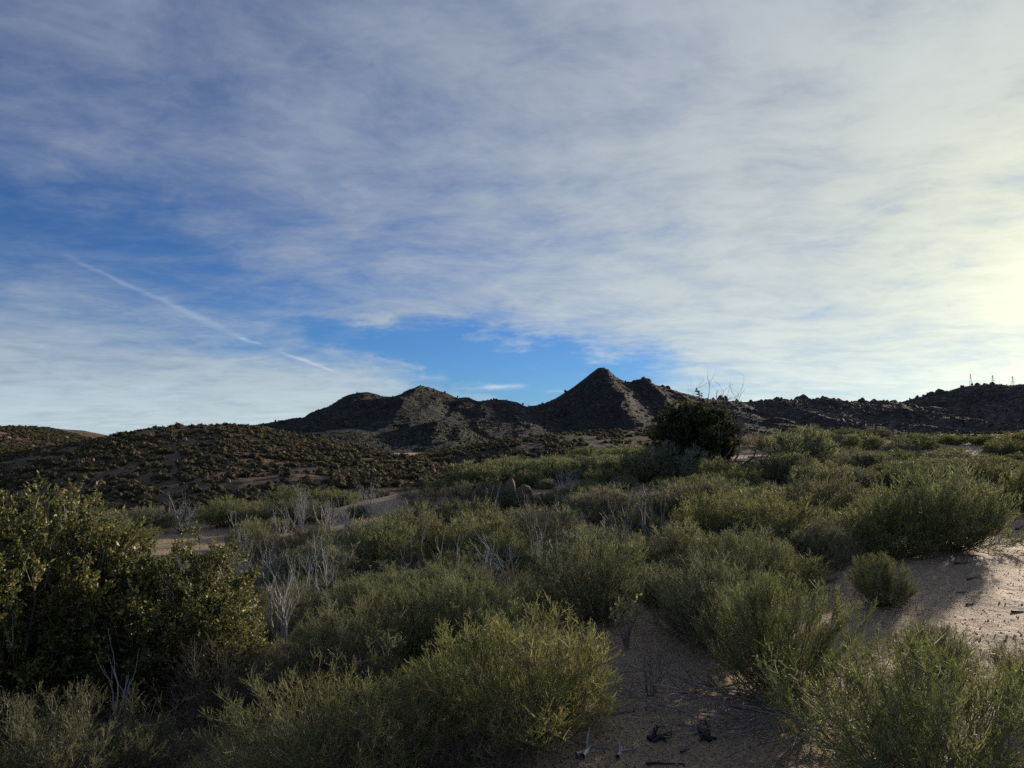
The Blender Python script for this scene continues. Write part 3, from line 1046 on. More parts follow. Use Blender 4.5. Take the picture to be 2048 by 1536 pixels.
# near, middle and far versions of the fine twigged shrub; real sizes: about 1.2 m across, 0.9 m tall
SPEC_N = dict(nst=125, nb=11, nt=8, nl=4, stem_r=0.006, bl=(0.10, 0.24), tl=(0.045, 0.110), twig_w=0.0015, leaf=(0.0095, 0.0032), tilt=(3, 90), up=0.38)
SPEC_M = dict(nst=115, nb=10, nt=8, nl=2, stem_r=0.007, bl=(0.10, 0.25), tl=(0.06, 0.13), twig_w=0.0023, leaf=(0.015, 0.005), tilt=(3, 90), up=0.40)
SPEC_F = dict(nst=95, nb=9, nt=6, nl=1, stem_r=0.009, bl=(0.10, 0.25), tl=(0.08, 0.15), twig_w=0.0042, leaf=(0.026, 0.009), tilt=(3, 89), up=0.42)
NEAR = [make_plant(1000 + s, 0.62, 0.72, lean=(-0.05, 0), **SPEC_N) for s in range(3)]
NEAR_G = [make_plant(1020 + s, 0.62, 0.66, fol=M_TWIG_GREY, **SPEC_N) for s in range(2)]
MID = [make_plant(1040 + s, 0.62, 0.72, lean=(-0.05, 0), **SPEC_M) for s in range(4)]
MID_G = [make_plant(1060 + s, 0.62, 0.68, fol=M_TWIG_GREY, **SPEC_M) for s in range(2)]
FAR = [make_plant(1080 + s, 0.62, 0.75, **SPEC_F) for s in range(4)]
FAR_G = [make_plant(1095 + s, 0.62, 0.72, fol=M_TWIG_GREY, **SPEC_F) for s in range(2)]
DRY = [make_plant(1110 + s, 0.62, 0.70, 80, 8, 6, 0, 0.005, (0.14, 0.30), (0.06, 0.14), 0.0015, tilt=(8, 88), up=0.22, fol=M_DRY, wood=M_STEM) for s in range(3)]
SETS = {'g': (NEAR, MID, FAR), 'y': (NEAR_G, MID_G, FAR_G), 'd': (DRY, DRY, DRY)}
CAT_GROUP = 'fine twigged shrubs of the foreground slope'
PLACED = []
_cnt = [0]


def shrub(base, width, height, kind, label, group=CAT_GROUP, name='desert_shrub'):
    D = math.hypot(base.x, base.y)
    lod = 0 if D < 9 else (1 if D < 20 else 2)
    protos = SETS[kind][lod]
    st, fo, pw, phh = protos[_cnt[0] % len(protos)]
    _cnt[0] += 1
    e = bpy.data.objects.new(name, None)
    COL.objects.link(e)
    e.location = base
    e.rotation_euler = (0, 0, random.uniform(0, 6.28))
    sx, sz = width / pw * 1.06, height / phh * 0.90
    e.scale = (sx, sx * random.uniform(0.9, 1.1), sz)
    obj('stems', st, e)
    tag(obj('foliage', fo, e), kind='stuff')
    tag(e, label, 'shrub', group)
    PLACED.append((base.x, base.y, width * 0.5))
    return e


def shrub_px(px, py, w, h, kind, label, group=CAT_GROUP, name='desert_shrub'):
    b = on_ground(px, py)
    k = b.y / FPX
    return shrub(b, w * k, h * k, kind, label, group, name)


# (photo x, photo y of the foot, width, height, kind, label)
HAND = [
    (650, 1575, 480, 245, 'g', 'olive shrub cut by the bottom edge, left of centre, with many upright tips'),
    (110, 1610, 430, 215, 'y', 'grey green shrub filling the bottom left corner below the leafy bush'),
    (430, 1450, 300, 190, 'd', 'brownish half dry shrub at the right foot of the large leafy bush'),
    (725, 1385, 290, 190, 'g', 'rounded olive shrub between the dry shrub and the large central shrub'),
    (1070, 1485, 440, 265, 'g', 'large dense green shrub in the centre foreground, left of the sand path'),
    (930, 1330, 300, 185, 'g', 'green shrub tucked behind the left shoulder of the large central shrub'),
    (975, 1570, 200, 150, 'd', 'sparse dark dry shrub at the bottom edge under the large central shrub'),
    (1195, 1240, 270, 185, 'g', 'bright yellow green shrub at the head of the sand path'),
    (1560, 1395, 280, 245, 'g', 'tall green shrub on the right bank of the sand path'),
    (1415, 1290, 290, 180, 'g', 'green shrub on the far side of the path, left of the tall bank shrub'),
    (1500, 1200, 240, 150, 'g', 'green shrub rising behind the tall bank shrub'),
    (1768, 1210, 130, 105, 'g', 'small lone shrub standing on the sand at the right'),
    (1895, 1098, 280, 175, 'g', 'big dark rounded shrub beside the sunlit sand at the right'),
    (1770, 1110, 210, 140, 'g', 'shrub joined to the left side of the big dark rounded one at the sand'),
    (1865, 1345, 170, 105, 'y', 'loose low shrub at the near edge of the sunlit sand'),
    (1880, 1625, 600, 340, 'g', 'very near green shrub filling the bottom right corner'),
    (2075, 1430, 220, 140, 'g', 'shrub cut by the right edge above the bottom right corner shrub'),
    (1650, 1140, 150, 105, 'y', 'grey green shrub left of the sand, next to a dark hollow'),
    (2070, 1020, 150, 95, 'g', 'dark shrub cut by the right edge behind the sunlit sand'),
    (1560, 1115, 230, 135, 'g', 'green shrub in the middle right behind the tall bank shrub'),
    (1450, 1095, 200, 120, 'g', 'olive shrub right of the tall dead stump with forked limbs'),
    (1365, 1150, 170, 110, 'g', 'olive shrub in front of the forked dead stump'),
    (1640, 1060, 190, 110, 'y', 'grey green shrub around the single pale leaning branch'),
    (1085, 1130, 200, 140, 'd', 'brown twiggy shrub in the centre, left of the bright path head shrub'),
    (960, 1140, 220, 120, 'g', 'dark green shrub in the shaded hollow behind the central shrub'),
    (840, 1125, 220, 120, 'g', 'dark green shrub left of the shaded hollow'),
    (735, 1150, 210, 120, 'g', 'dark olive shrub in front of the fan of bleached twigs'),
    (640, 1180, 190, 105, 'y', 'greyish shrub right of the bleached branching snag'),
    (760, 1255, 210, 110, 'g', 'shaded shrub behind the rounded olive shrub'),
    (890, 1235, 210, 110, 'g', 'shaded shrub behind the green one at the central shrub'),
    (1020, 1235, 190, 110, 'd', 'dark twiggy shrub under the curved dead limbs'),
    (560, 1130, 140, 80, 'd', 'pinkish dry shrub above the bleached branching snag'),
    (300, 1545, 240, 100, 'd', 'low brown twiggy shrub at the bottom edge right of the bottom left corner shrub'),
    (545, 1420, 230, 120, 'y', 'greyish loose shrub between the dry shrub and the rounded olive shrub'),
    (850, 1450, 220, 130, 'g', 'low dark green shrub right of the olive shrub at the bottom edge'),
    (820, 1330, 230, 160, 'g', 'olive shrub between the rounded olive shrub and the large central shrub'),
    (575, 1360, 180, 80, 'y', 'grey green shrub at the foot of the bleached branching snag'),
    (880, 1560, 230, 110, 'd', 'dry flattened shrub at the bottom edge right of the olive one'),
    (945, 985, 130, 66, 'g', 'round yellow green shrub on the crest left of the pink boulder'),
    (452, 1052, 110, 62, 'g', 'green shrub right of the pale dead fan on the left sand'),
    (512, 1056, 90, 58, 'g', 'green shrub at the right end of the left sand patch'),
    (508, 1105, 90, 72, 'g', 'upright green shrub below the right end of the left sand patch'),
    (292, 1062, 110, 52, 'y', 'low grey green shrub left of the pale dead fan'),
    (1350, 958, 170, 78, 'y', 'bluish shaded shrub at the foot of the tall dark bush'),
    (1428, 975, 120, 60, 'g', 'low shrub at the right foot of the tall dark bush'),
    (1290, 965, 120, 70, 'g', 'dark shrub at the left foot of the tall dark bush'),
    (1605, 935, 150, 84, 'g', 'dark round shrub right of the small sand clearing'),
    (1575, 965, 120, 64, 'g', 'green shrub at the right end of the small sand clearing'),
]
for a in HAND:
    shrub_px(*a)


# fill the rest of the slope with shrubs standing close together, the bare sand left open
def bare(px, py):
    def inside(cx, cy, rx, ry, tilt=0.0):
        c, s = math.cos(tilt), math.sin(tilt)
        dx, dy = px - cx, py - cy
        return ((dx * c + dy * s) / rx) ** 2 + ((dy * c - dx * s) / ry) ** 2 < 1
    if inside(395, 1078, 70, 20) or inside(1495, 918, 62, 26) or inside(1360, 1430, 300, 180) or inside(1310, 1290, 110, 70):
        return True
    if inside(1900, 1220, 380, 140, -0.22) or inside(2060, 1120, 110, 90) or inside(1690, 1175, 110, 55):
        return True
    if px < 480 and py > 1085:
        return True
    if py > 1300:
        return True
    return False


def project(x, y, z):
    v = Vector((x, y, z - EYE))
    c, s = math.cos(PITCH), math.sin(PITCH)
    dep = v.y * c + v.z * s
    upv = -v.y * s + v.z * c
    return 1024 + FPX * v.x / dep, 768 - FPX * upv / dep


# bare snags, boulders and clearings that the photograph shows in full: nothing stands right in front of them
KEEP_CLEAR = [(555, 1275, 150, 190), (498, 1190, 100, 120), (362, 1066, 100, 78), (600, 1062, 70, 95), (655, 1068, 95, 80), (738, 1036, 95, 82), (718, 1140, 95, 95),
              (790, 1250, 110, 90), (1035, 1160, 150, 110), (1230, 1090, 100, 105), (1306, 1115, 75, 150), (1670, 1040, 60, 70), (1130, 985, 80, 55), (1020, 985, 60, 52),
              (565, 1085, 70, 80), (690, 1075, 70, 75), (780, 1060, 70, 65), (820, 1120, 80, 70), (660, 1145, 90, 80), (930, 1095, 70, 65),
              (1390, 945, 150, 150), (1495, 925, 110, 40), (385, 1085, 140, 40), (452, 1052, 110, 62), (945, 985, 130, 66)]
ORD = ['first', 'second', 'third', 'fourth', 'fifth', 'sixth', 'seventh', 'eighth', 'ninth', 'tenth', 'eleventh', 'twelfth', 'thirteenth', 'fourteenth']
REGIONS = {'far': ('far shrubs below the ridge', 'far shrub rows on the right'),
           'thicket': ('thicket before the sunlit sand', 'shrub thicket on the right'),
           'below': ('growth below the tall bush', 'shrubs below the tall bush'),
           'crest': ('crest left of tall bush', 'shrubs along the crest'),
           'hollow': ('hollow left of pink boulder', 'shrubs in the shaded hollow'),
           'twigs': ('slope among the dead twigs', 'shrubs among the dead twigs'),
           'left': ('ground behind the leafy bush', 'shrubs behind the leafy bush')}


def fill():
    rng = random.Random(12)
    found = {k: [] for k in REGIONS}
    made = 0
    for tries in range(14000):
        if made >= 262:
            break
        y = 6.5 * (44 / 6.5) ** rng.random()
        x = rng.uniform(-0.75, 0.80) * y
        z = gz(x, y)
        px, py = project(x, y, z)
        if px > 2150 or px < -120 or bare(px, py):
            continue
        if (px < 900 and y > 24) or (px < 480 and y > 19):
            continue
        w = rng.choice((0.7, 0.95, 1.2, 1.5, 1.8)) * rng.uniform(0.88, 1.1) * (0.85 if y < 12 else 1.05 if y < 24 else 1.35)
        if any((x - a) ** 2 + (y - b) ** 2 < ((0.60 if y < 20 else 0.55) * (r + w * 0.5)) ** 2 for a, b, r in PLACED):
            continue
        h = w ** 0.75 * rng.uniform(0.40, 0.62) * (0.8 if px < 820 else 1.0) * (0.8 if y > 24 else 1.0)
        hp, wp = h * FPX / y, w * FPX / y
        if any(abs(px - dx) < (wp + dw) * 0.32 and py > dy - 6 and py - hp < dy - dh * 0.5 for dx, dy, dw, dh in KEEP_CLEAR):
            continue
        kind = rng.choices('gyd', (0.66, 0.28, 0.06))[0]
        if px > 1500:
            reg = 'far' if y > 27 else 'thicket'
        elif px > 1130:
            reg = 'below'
        elif px < 420:
            reg = 'left'
        elif y > 19:
            reg = 'crest'
        else:
            reg = 'hollow' if px > 700 else 'twigs'
        found[reg].append((y, px, x, z, w, h, kind))
        PLACED.append((x, y, w * 0.5))
        made += 1
    look = {'g': 'olive green', 'y': 'grey green', 'd': 'brown twiggy'}
    for reg, items in found.items():
        place, grp = REGIONS[reg]
        items.sort()
        nrow = max(1, math.ceil(len(items) / 9))
        per = math.ceil(len(items) / nrow)
        for ri in range(nrow):
            row = sorted(items[ri * per:(ri + 1) * per], key=lambda q: q[1])
            rname = 'only' if nrow == 1 else ('nearest' if ri == 0 else 'farthest' if ri == nrow - 1 else ORD[ri])
            for ci, (y, px, x, z, w, h, kind) in enumerate(row):
                if nrow == 1:
                    lab = '%s shrub, %s from the left on the %s' % (look[kind], ORD[ci], place)
                else:
                    lab = '%s shrub, %s from left in %s row of %s' % (look[kind], ORD[ci], rname, place)
                shrub(Vector((x, y, z - 0.02)), w, h, kind, lab, grp)
    print('filled shrubs', made)


fill()

# ------------------------------------------------------------------ leafy bushes
def big_bush(name, base, width, height, meshes, rot, label, cat='bush'):
    e = bpy.data.objects.new(name, None)
    COL.objects.link(e)
    e.location = base
    e.rotation_euler = (0, 0, rot)
    e.scale = (width / meshes[2], width / meshes[2], height / meshes[3])
    obj('branches', meshes[0], e)
    tag(obj('foliage', meshes[1], e), kind='stuff')
    tag(e, label, cat)
    return e


OAK = [make_plant(2000 + s, 0.7, 1.1, 125, 13, 7, 13, 0.010, (0.12, 0.28), (0.05, 0.12), 0.0013, (0.017, 0.0095), (3, 89), 0.34, wood=M_DARKWOOD, fol=M_OAK, fold=0.2, leaf_spread=1.1, branch_from=0.10) for s in range(2)]
b = on_ground(45, 1440)
big_bush('leafy_bush', b, 1.58, 1.33, OAK[0], 0.4, 'large bush of small glossy yellow green leaves at the left edge')
b = on_ground(350, 1395)
big_bush('leafy_bush', b, 1.36, 0.98, OAK[1], 2.1, 'smaller lower leafy bush on the right side of the large leafy bush')
b = on_ground(-190, 1400)
big_bush('leafy_bush', b, 1.6, 1.25, OAK[1], 4.0, 'leafy bush cut by the left edge behind the large one')


# ------------------------------------------------------------------ dead wood
def limb_paths(rng, p, d, L, r, depth, kink=0.35, out=None, up=0.15, steps=7, split=(2, 3)):
    """Gnarled branching limb: list of (points, radii)."""
    if out is None:
        out = []
    pts, rad = [np.array(p, float)], [r]
    d = np.array(d, float)
    d /= np.linalg.norm(d)
    for i in range(steps):
        d = d + rng.normal(0, kink, 3) * 0.55 + np.array([0, 0, up * 0.4])
        d /= np.linalg.norm(d)
        pts.append(pts[-1] + d * L / steps)
        rad.append(r * (1 - 0.62 * (i + 1) / steps))
    out.append((np.array(pts), np.array(rad)))
    if depth > 0:
        for _ in range(int(rng.integers(split[0], split[1] + 1))):
            i = int(rng.integers(2, steps + 1))
            dd = norm(pts[i] - pts[i - 1]) + rng.normal(0, 0.6, 3) + np.array([0, 0, 0.15])
            limb_paths(rng, pts[i], dd, L * rng.uniform(0.4, 0.7), rad[i] * 0.75, depth - 1, kink, out, up, max(4, steps - 2), split)
    return out


def limb_mesh(paths, mat, sides=5):
    g = Geo()
    rr = np.random.default_rng(3)
    for P, R in paths:
        g.add(*polytube(P[None], R[None], sides, rr))
        # close the tip
        n = g.n
        V = np.concatenate([P[-1:] + (P[-1] - P[-2]) * 0.15])
        g.add(V, np.array([[0, -1 - 0, -2]]))
    return g.mesh('branch', mat, True)


def dead_shrub(base, w, h, seed, n, mat, label, depth=2, tilt=(10, 65), r=None, kink=0.35, name='dead_shrub', azr=None, cat='dead shrub', group='dead bleached shrubs'):
    rng = np.random.default_rng(seed)
    e = bpy.data.objects.new(name, None)
    COL.objects.link(e)
    e.location = base
    r0 = r if r else max(0.010, 0.016 * h)
    limbs = []
    for k in range(n):
        th = math.radians(rng.uniform(*tilt))
        ph = rng.uniform(0, 6.28) if azr is None else math.radians(rng.uniform(*azr))
        d = (math.sin(th) * math.cos(ph), math.sin(th) * math.sin(ph), math.cos(th))
        L = h * rng.uniform(0.6, 1.0)
        limbs.append(limb_paths(rng, (rng.normal(0, 0.02), rng.normal(0, 0.02), -0.04), d, L, r0 * rng.uniform(0.7, 1.2), depth, kink))
    allp = np.concatenate([P for paths in limbs for P, R in paths])
    fz = h / allp[:, 2].max()
    fx = min(1.6, max(0.4, w / max(np.ptp(allp[:, 0]), 1e-3)))
    for paths in limbs:
        paths = [(np.column_stack([P[:, 0] * fx, P[:, 1] * fx, np.maximum(P[:, 2] * fz, -0.04)]), R) for P, R in paths]
        obj('branch', limb_mesh(paths, mat), e)
    tag(e, label, cat, group)
    return e


def dead_px(px, py, w, h, seed, n, mat, label, **kw):
    b = on_ground(px, py)
    k = b.y / FPX
    if mat is M_BLEACHED:
        h, kw['r'], kw['kink'] = h * 1.2, kw['r'] * 0.66, 0.28
        kw['depth'] = kw.get('depth', 2) + (1 if n > 4 else 0)
        n = int(n * 1.7) if n > 4 else n
    return dead_shrub(b, w * k, h * k, seed, n, mat, label, **kw)


dead_px(235, 1490, 90, 175, 11, 4, M_BLEACHED, 'few bare grey sticks standing before the dark side of the leafy bush', depth=1, tilt=(2, 22), r=0.011)
dead_px(130, 1470, 190, 70, 12, 3, M_BLEACHED, 'thin bleached sticks leaning above the bottom left shrub', depth=0, tilt=(50, 82), r=0.006)
dead_px(560, 1300, 160, 215, 13, 7, M_BLEACHED, 'bleached branching snag right of the leafy bush', depth=2, tilt=(5, 48), r=0.017)
dead_px(498, 1190, 100, 120, 14, 6, M_BLEACHED, 'tangled pale branches poking out behind the leafy bush', depth=2, tilt=(5, 60), r=0.014)
dead_px(362, 1066, 100, 78, 15, 11, M_BLEACHED, 'pale dead fan shaped shrub on the left sand patch', depth=2, tilt=(5, 68), r=0.022)
dead_px(600, 1062, 70, 95, 16, 7, M_BLEACHED, 'upright bleached dead shrub, leftmost of three above the snag', depth=2, tilt=(3, 38), r=0.018)
dead_px(655, 1068, 95, 80, 17, 9, M_BLEACHED, 'spreading bleached dead shrub, middle one of three above the snag', depth=2, tilt=(8, 62), r=0.018)
dead_px(738, 1036, 95, 82, 18, 12, M_BLEACHED, 'dense bleached twig fan, rightmost of three above the snag', depth=2, tilt=(5, 55), r=0.014)
dead_px(718, 1140, 95, 95, 19, 6, M_BLEACHED, 'fan of bleached curved twigs left of the shaded hollow', depth=2, tilt=(8, 48), r=0.015)
dead_px(590, 1160, 110, 75, 20, 6, M_BLEACHED, 'thin grey twigs arching over the pinkish dry shrub', depth=2, tilt=(20, 70), r=0.010)
dead_px(790, 1250, 110, 90, 21, 5, M_BLEACHED, 'short bleached stubs between the rounded olive shrub and the hollow', depth=1, tilt=(8, 50), r=0.013)
dead_px(1035, 1160, 150, 110, 22, 5, M_BLEACHED, 'long curved dead limbs reaching left over the shaded hollow', depth=1, tilt=(25, 65), r=0.017, azr=(120, 240))
dead_px(1230, 1090, 100, 105, 23, 5, M_DARKWOOD, 'grey twisted dead limbs left of the forked stump', depth=2, tilt=(5, 50), r=0.022)
dead_px(1306, 1115, 75, 150, 24, 4, M_DARKWOOD, 'tall dead stump with forked limbs in the middle right', depth=2, tilt=(2, 24), r=0.032)
dead_px(1255, 1100, 30, 130, 25, 2, M_DARKWOOD, 'single dark upright stem between the twisted limbs and the forked stump', depth=1, tilt=(1, 10), r=0.018)
dead_px(1670, 1040, 60, 70, 26, 1, M_BLEACHED, 'single pale leaning branch in the right thicket', depth=1, tilt=(28, 36), r=0.018, azr=(170, 190))
dead_px(1115, 1075, 60, 90, 27, 3, M_DARKWOOD, 'thin leaning grey stems in the brown twiggy shrub', depth=1, tilt=(15, 40), r=0.012)
dead_px(1130, 985, 80, 55, 28, 8, M_BLEACHED, 'tangle of fine grey twigs on the crest right of the boulder', depth=1, tilt=(20, 80), r=0.014)
dead_px(1960, 960, 110, 50, 29, 6, M_DARKWOOD, 'leaning grey sticks in the far right shrub rows', depth=0, tilt=(45, 70), r=0.011, azr=(150, 200))
dead_px(1730, 960, 60, 50, 30, 3, M_DARKWOOD, 'thin bent stems rising behind the right thicket', depth=0, tilt=(15, 40), r=0.012)


dead_px(640, 1120, 90, 70, 31, 6, M_BLEACHED, 'low grey twigs right of the pinkish dry shrub', depth=2, tilt=(10, 60), r=0.012)
dead_px(530, 1165, 90, 95, 32, 5, M_BLEACHED, 'pale twigs rising between the leafy bush and the dead snags', depth=2, tilt=(5, 45), r=0.013)
dead_px(985, 1010, 60, 45, 33, 5, M_BLEACHED, 'little grey snag left of the pinkish boulder', depth=1, tilt=(5, 50), r=0.014)
dead_px(860, 1075, 70, 60, 34, 4, M_BLEACHED, 'few thin pale stems in the shaded hollow', depth=1, tilt=(8, 40), r=0.011)
dead_px(1385, 1085, 70, 80, 35, 4, M_DARKWOOD, 'dark thin snag right of the forked stump', depth=2, tilt=(5, 40), r=0.014)
dead_px(1490, 1010, 60, 55, 36, 4, M_DARKWOOD, 'small dark snag below the sand clearing', depth=1, tilt=(10, 50), r=0.014)


for k, (px, py, w, h, lab) in enumerate((
        (565, 1085, 70, 80, 'silvery upright snag left of the three dead shrubs'),
        (690, 1075, 70, 75, 'silvery snag between the middle and right dead shrubs'),
        (780, 1060, 70, 65, 'silvery snag just right of the dense bleached twig fan'),
        (820, 1120, 80, 70, 'silvery crooked twigs above the shaded hollow'),
        (660, 1145, 90, 80, 'silvery fan of twigs left of the curved twig fan'),
        (480, 1130, 70, 80, 'silvery twigs behind the tips of the leafy bush'),
        (930, 1095, 70, 65, 'silvery stems at the top of the shaded hollow'),
        (1170, 1120, 70, 80, 'silvery stems behind the bright path head shrub'))):
    dead_px(px, py, w, h, 90 + k, 6, M_BLEACHED, lab, depth=1, tilt=(4, 52), r=0.016)


_r = random.Random(5)
_spots = sorted((_r.uniform(470, 1120), _r.uniform(1030, 1230)) for k in range(20))
for k, (px, py) in enumerate(_spots):
    nth = (ORD + ['fifteenth', 'sixteenth', 'seventeenth', 'eighteenth', 'nineteenth', 'twentieth'])[k]
    dead_px(px, py, _r.uniform(40, 90), _r.uniform(80, 125) * (py - 880) / 260, 130 + k, 3, M_BLEACHED,
            'thin grey branch, %s from left of those poking through the central brush' % nth, depth=2, tilt=(6, 50), r=0.015, name='bare_branch', cat='bare branch', group='thin bare branches in the brush')


# dry twig heap on the sand
def twig_heap():
    rng = np.random.default_rng(44)
    b = on_ground(1570, 1440)
    e = bpy.data.objects.new('twig_heap', None)
    COL.objects.link(e)
    e.location = b
    for k in range(40):
        ph = math.radians(rng.uniform(150, 235)) if k < 18 else rng.uniform(0, 6.28)
        d = (math.cos(ph), math.sin(ph), rng.uniform(-0.02, 0.16))
        p = (rng.normal(0.05, 0.30), rng.normal(-0.05, 0.22), rng.uniform(0.01, 0.10))
        paths = limb_paths(rng, p, d, rng.uniform(0.5, 1.15), rng.uniform(0.005, 0.009), 2, 0.16, None, -0.02, 6, (2, 4))
        paths = [(np.column_stack([P[:, :2], np.clip(P[:, 2], 0.008, 0.22)]), R) for P, R in paths]
        obj('twig', limb_mesh(paths, M_DARKWOOD, 3), e)
    tag(e, 'heap of thin dry fallen twigs under the tall bank shrub', 'twig heap')


twig_heap()


# pieces of charred and weathered wood on the sand
def wood_piece(px, py, length, radius, ang, mat, label, seed, n=1, depth=1, kink=0.14):
    rng = np.random.default_rng(seed)
    b = on_ground(px, py)
    e = bpy.data.objects.new('wood_piece', None)
    COL.objects.link(e)
    e.location = b + Vector((0, 0, radius * 0.7))
    for k in range(n):
        a = math.radians(ang + (rng.uniform(-40, 40) if k else 0))
        d = (math.cos(a), math.sin(a), rng.uniform(0.0, 0.12))
        paths = limb_paths(rng, (-math.cos(a) * length * 0.5, -math.sin(a) * length * 0.5, 0), d, length * (1 if k == 0 else rng.uniform(0.4, 0.9)), radius, depth, kink, None, 0.0, 6, (1, 2))
        paths = [(np.column_stack([P[:, :2], np.clip(P[:, 2], -radius * 0.3, 0.10)]), R) for P, R in paths]
        obj('fragment', limb_mesh(paths, mat, 6), e)
    tag(e, label, 'wood', 'wood pieces lying on the sand')


wood_piece(1170, 1512, 0.17, 0.017, 75, M_BLEACHED, 'bleached root stub at the bottom edge under the central shrub', 1, 2)
wood_piece(1195, 1500, 0.15, 0.013, -20, M_DARKWOOD, 'dark curved stick beside the bleached root stub', 2)
wood_piece(1245, 1515, 0.14, 0.015, 60, M_BLEACHED, 'grey charred stick lying right of the bleached root stub', 3)
wood_piece(1318, 1488, 0.12, 0.012, 20, M_CHAR, 'black burnt clump on the path below the twiggy plant', 4, 6, 2, 0.5)
wood_piece(1408, 1478, 0.16, 0.010, 100, M_CHAR, 'burnt twig clump on the path left of the twig heap', 5, 6, 2, 0.5)
wood_piece(1368, 1508, 0.06, 0.006, 40, M_CHAR, 'tiny burnt chip between the two burnt clumps', 6)
wood_piece(1330, 1530, 0.20, 0.007, 5, M_CHAR, 'thin burnt stick at the bottom edge of the path', 7)
wood_piece(1922, 1128, 0.20, 0.013, 6, M_CHAR, 'black stick on the shaded sand near the big rounded shrub', 8, 1, 0)
wood_piece(1950, 1115, 0.09, 0.008, -30, M_CHAR, 'tiny bent twig above the black stick on the sand', 9)
wood_piece(1946, 1161, 0.15, 0.012, 10, M_CHAR, 'black stick at the edge of the sunlit sand', 10)
wood_piece(1922, 1187, 0.10, 0.008, 12, M_CHAR, 'small dark twig below the black sticks on the sand', 11)
wood_piece(1940, 1211, 0.08, 0.007, 0, M_CHAR, 'lowest dark twig lying on the sunlit sand', 12)
wood_piece(2040, 1060, 0.18, 0.02, 10, M_CHAR, 'dark chunk on the sand at the right edge', 13, 2)
wood_piece(2035, 1225, 0.12, 0.012, 5, M_CHAR, 'dark twig on the sand cut by the right edge', 14)
wood_piece(1560, 1180, 0.30, 0.012, 20, M_CHAR, 'dark branch lying at the mouth of the dark hollow', 15, 2)
for k, (px, py, L, a, lab) in enumerate(((1470, 925, 1.7, 8, 'long gnarled fallen branch on the small sand clearing'),
                                         (1440, 943, 1.4, 2, 'lower fallen branch at the foot of the tall dark bush'),
                                         (1520, 915, 1.2, 25, 'forked fallen branch at the right end of the sand clearing'))):
    wood_piece(px, py, L, 0.035, a, M_DARKWOOD, lab, 20 + k, 2, 2, 0.3)

# ------------------------------------------------------------------ the tall dark bush with dead limbs
def tall_bush():
    b = on_ground(1390, 945)
    k = b.y / FPX
    st, fo, pw, ph_ = make_plant(3000, 0.5, 0.9, 110, 12, 6, 6, 0.016, (0.10, 0.24), (0.04, 0.10), 0.0025, (0.026, 0.018), (2, 74), 0.4, wood=M_DARKWOOD, fol=M_OAK_DARK, fold=0.2, leaf_spread=1.1, branch_from=0.08)
    e = bpy.data.objects.new('tall_bush', None)
    COL.objects.link(e)
    e.location = b
    W, H = 180 * k, 134 * k
    for nm, me in (('trunk', st), ('crown', fo)):
        o = obj(nm, me, e, None, (0, 0, 1.0), (W / pw, W / pw, H / ph_))
        if nm == 'crown':
            tag(o, kind='stuff')
    rng = np.random.default_rng(77)
    for q in range(18):
        if q < 9:
            p, d, L = (rng.normal(0.25, 0.2), -0.2, H * 0.5), (rng.normal(0.08, 0.14), rng.normal(0, 0.1), 1), H * rng.uniform(0.46, 0.60)
        else:
            p, d, L = (rng.normal(0.75, 0.25), rng.normal(-0.4, 0.3), 0.1), (rng.uniform(0.3, 1.2), rng.normal(-0.1, 0.3), 1), H * rng.uniform(0.6, 0.9)
        obj('dead_limb', limb_mesh(limb_paths(rng, p, d, L, 0.042, 3, 0.34, None, 0.1, 6, (2, 3)), M_DARKWOOD, 4), e)
    tag(e, 'tall dark leafy bush with bare dead limbs rising from its top', 'tall bush')


tall_bush()


# ------------------------------------------------------------------ boulders, small plants, grass
def boulder(px, py, w, h, seed, label, mat=M_BOULDER):
    b = on_ground(px, py)
    k = b.y / FPX
    V, F = rock_proto(seed, ICO3, ICO3F, 0.02)
    n = fbm(V[:, 0] * 1.5 + seed, V[:, 1] * 1.5 + V[:, 2], 4, seed)
    V = V * (1 + n[:, None] * 0.35)
    o = obj('boulder', mesh_np('boulder', V, F, mat, True), None, b + Vector((0, 0, h * k * 0.30)), (0.1, 0.15, seed), (w * k * 0.5, w * k * 0.5, h * k * 0.62))
    tag(o, label, 'boulder', 'boulders among the shrubs')


boulder(1020, 988, 27, 38, 3, 'upright pinkish boulder with a rounded top among the crest shrubs')
boulder(1048, 994, 32, 22, 5, 'low pinkish boulder right of the upright one')
boulder(1690, 893, 44, 26, 8, 'rounded brown boulder on the skyline of the right shrub rows')
boulder(1780, 880, 10, 16, 10, 'tiny pale stone far behind the right shrub rows')


def grass_clump(px, py, w, h, n, seed, label, mat=M_STRAW):
    rng = np.random.default_rng(seed)
    b = on_ground(px, py)
    k = b.y / FPX
    th = np.radians(rng.uniform(5, 75, n))
    ph = rng.uniform(0, 6.28, n)
    D = np.stack([np.sin(th) * np.cos(ph) * w * k * 0.5, np.sin(th) * np.sin(ph) * w * k * 0.5, np.cos(th) * h * k], 1)
    P0 = rng.normal(0, w * k * 0.12, (n, 3)) * np.array([1, 1, 0])
    P = np.stack([P0, P0 + D * 0.6 + np.array([0, 0, 0.12 * h * k]), P0 + D * rng.uniform(0.8, 1.15, (n, 1))], 1)
    V, F = polytube(P, 0.006 * np.ones((n, 1)) * np.array([[1, 0.8, 0.2]]), 1, rng)
    o = obj('grass_clump', mesh_np('grass_clump', V, F, mat), None, b)
    tag(o, label, 'grass clump', 'dry grass clumps by the sand clearing')


grass_clump(1500, 896, 70, 30, 320, 1, 'straw coloured dry grass mound at the back of the sand clearing')
grass_clump(1460, 908, 40, 30, 200, 2, 'pinkish dry grass tuft right of the tall dark bush')
grass_clump(1545, 900, 40, 26, 160, 3, 'dry grass tuft at the right back of the sand clearing')


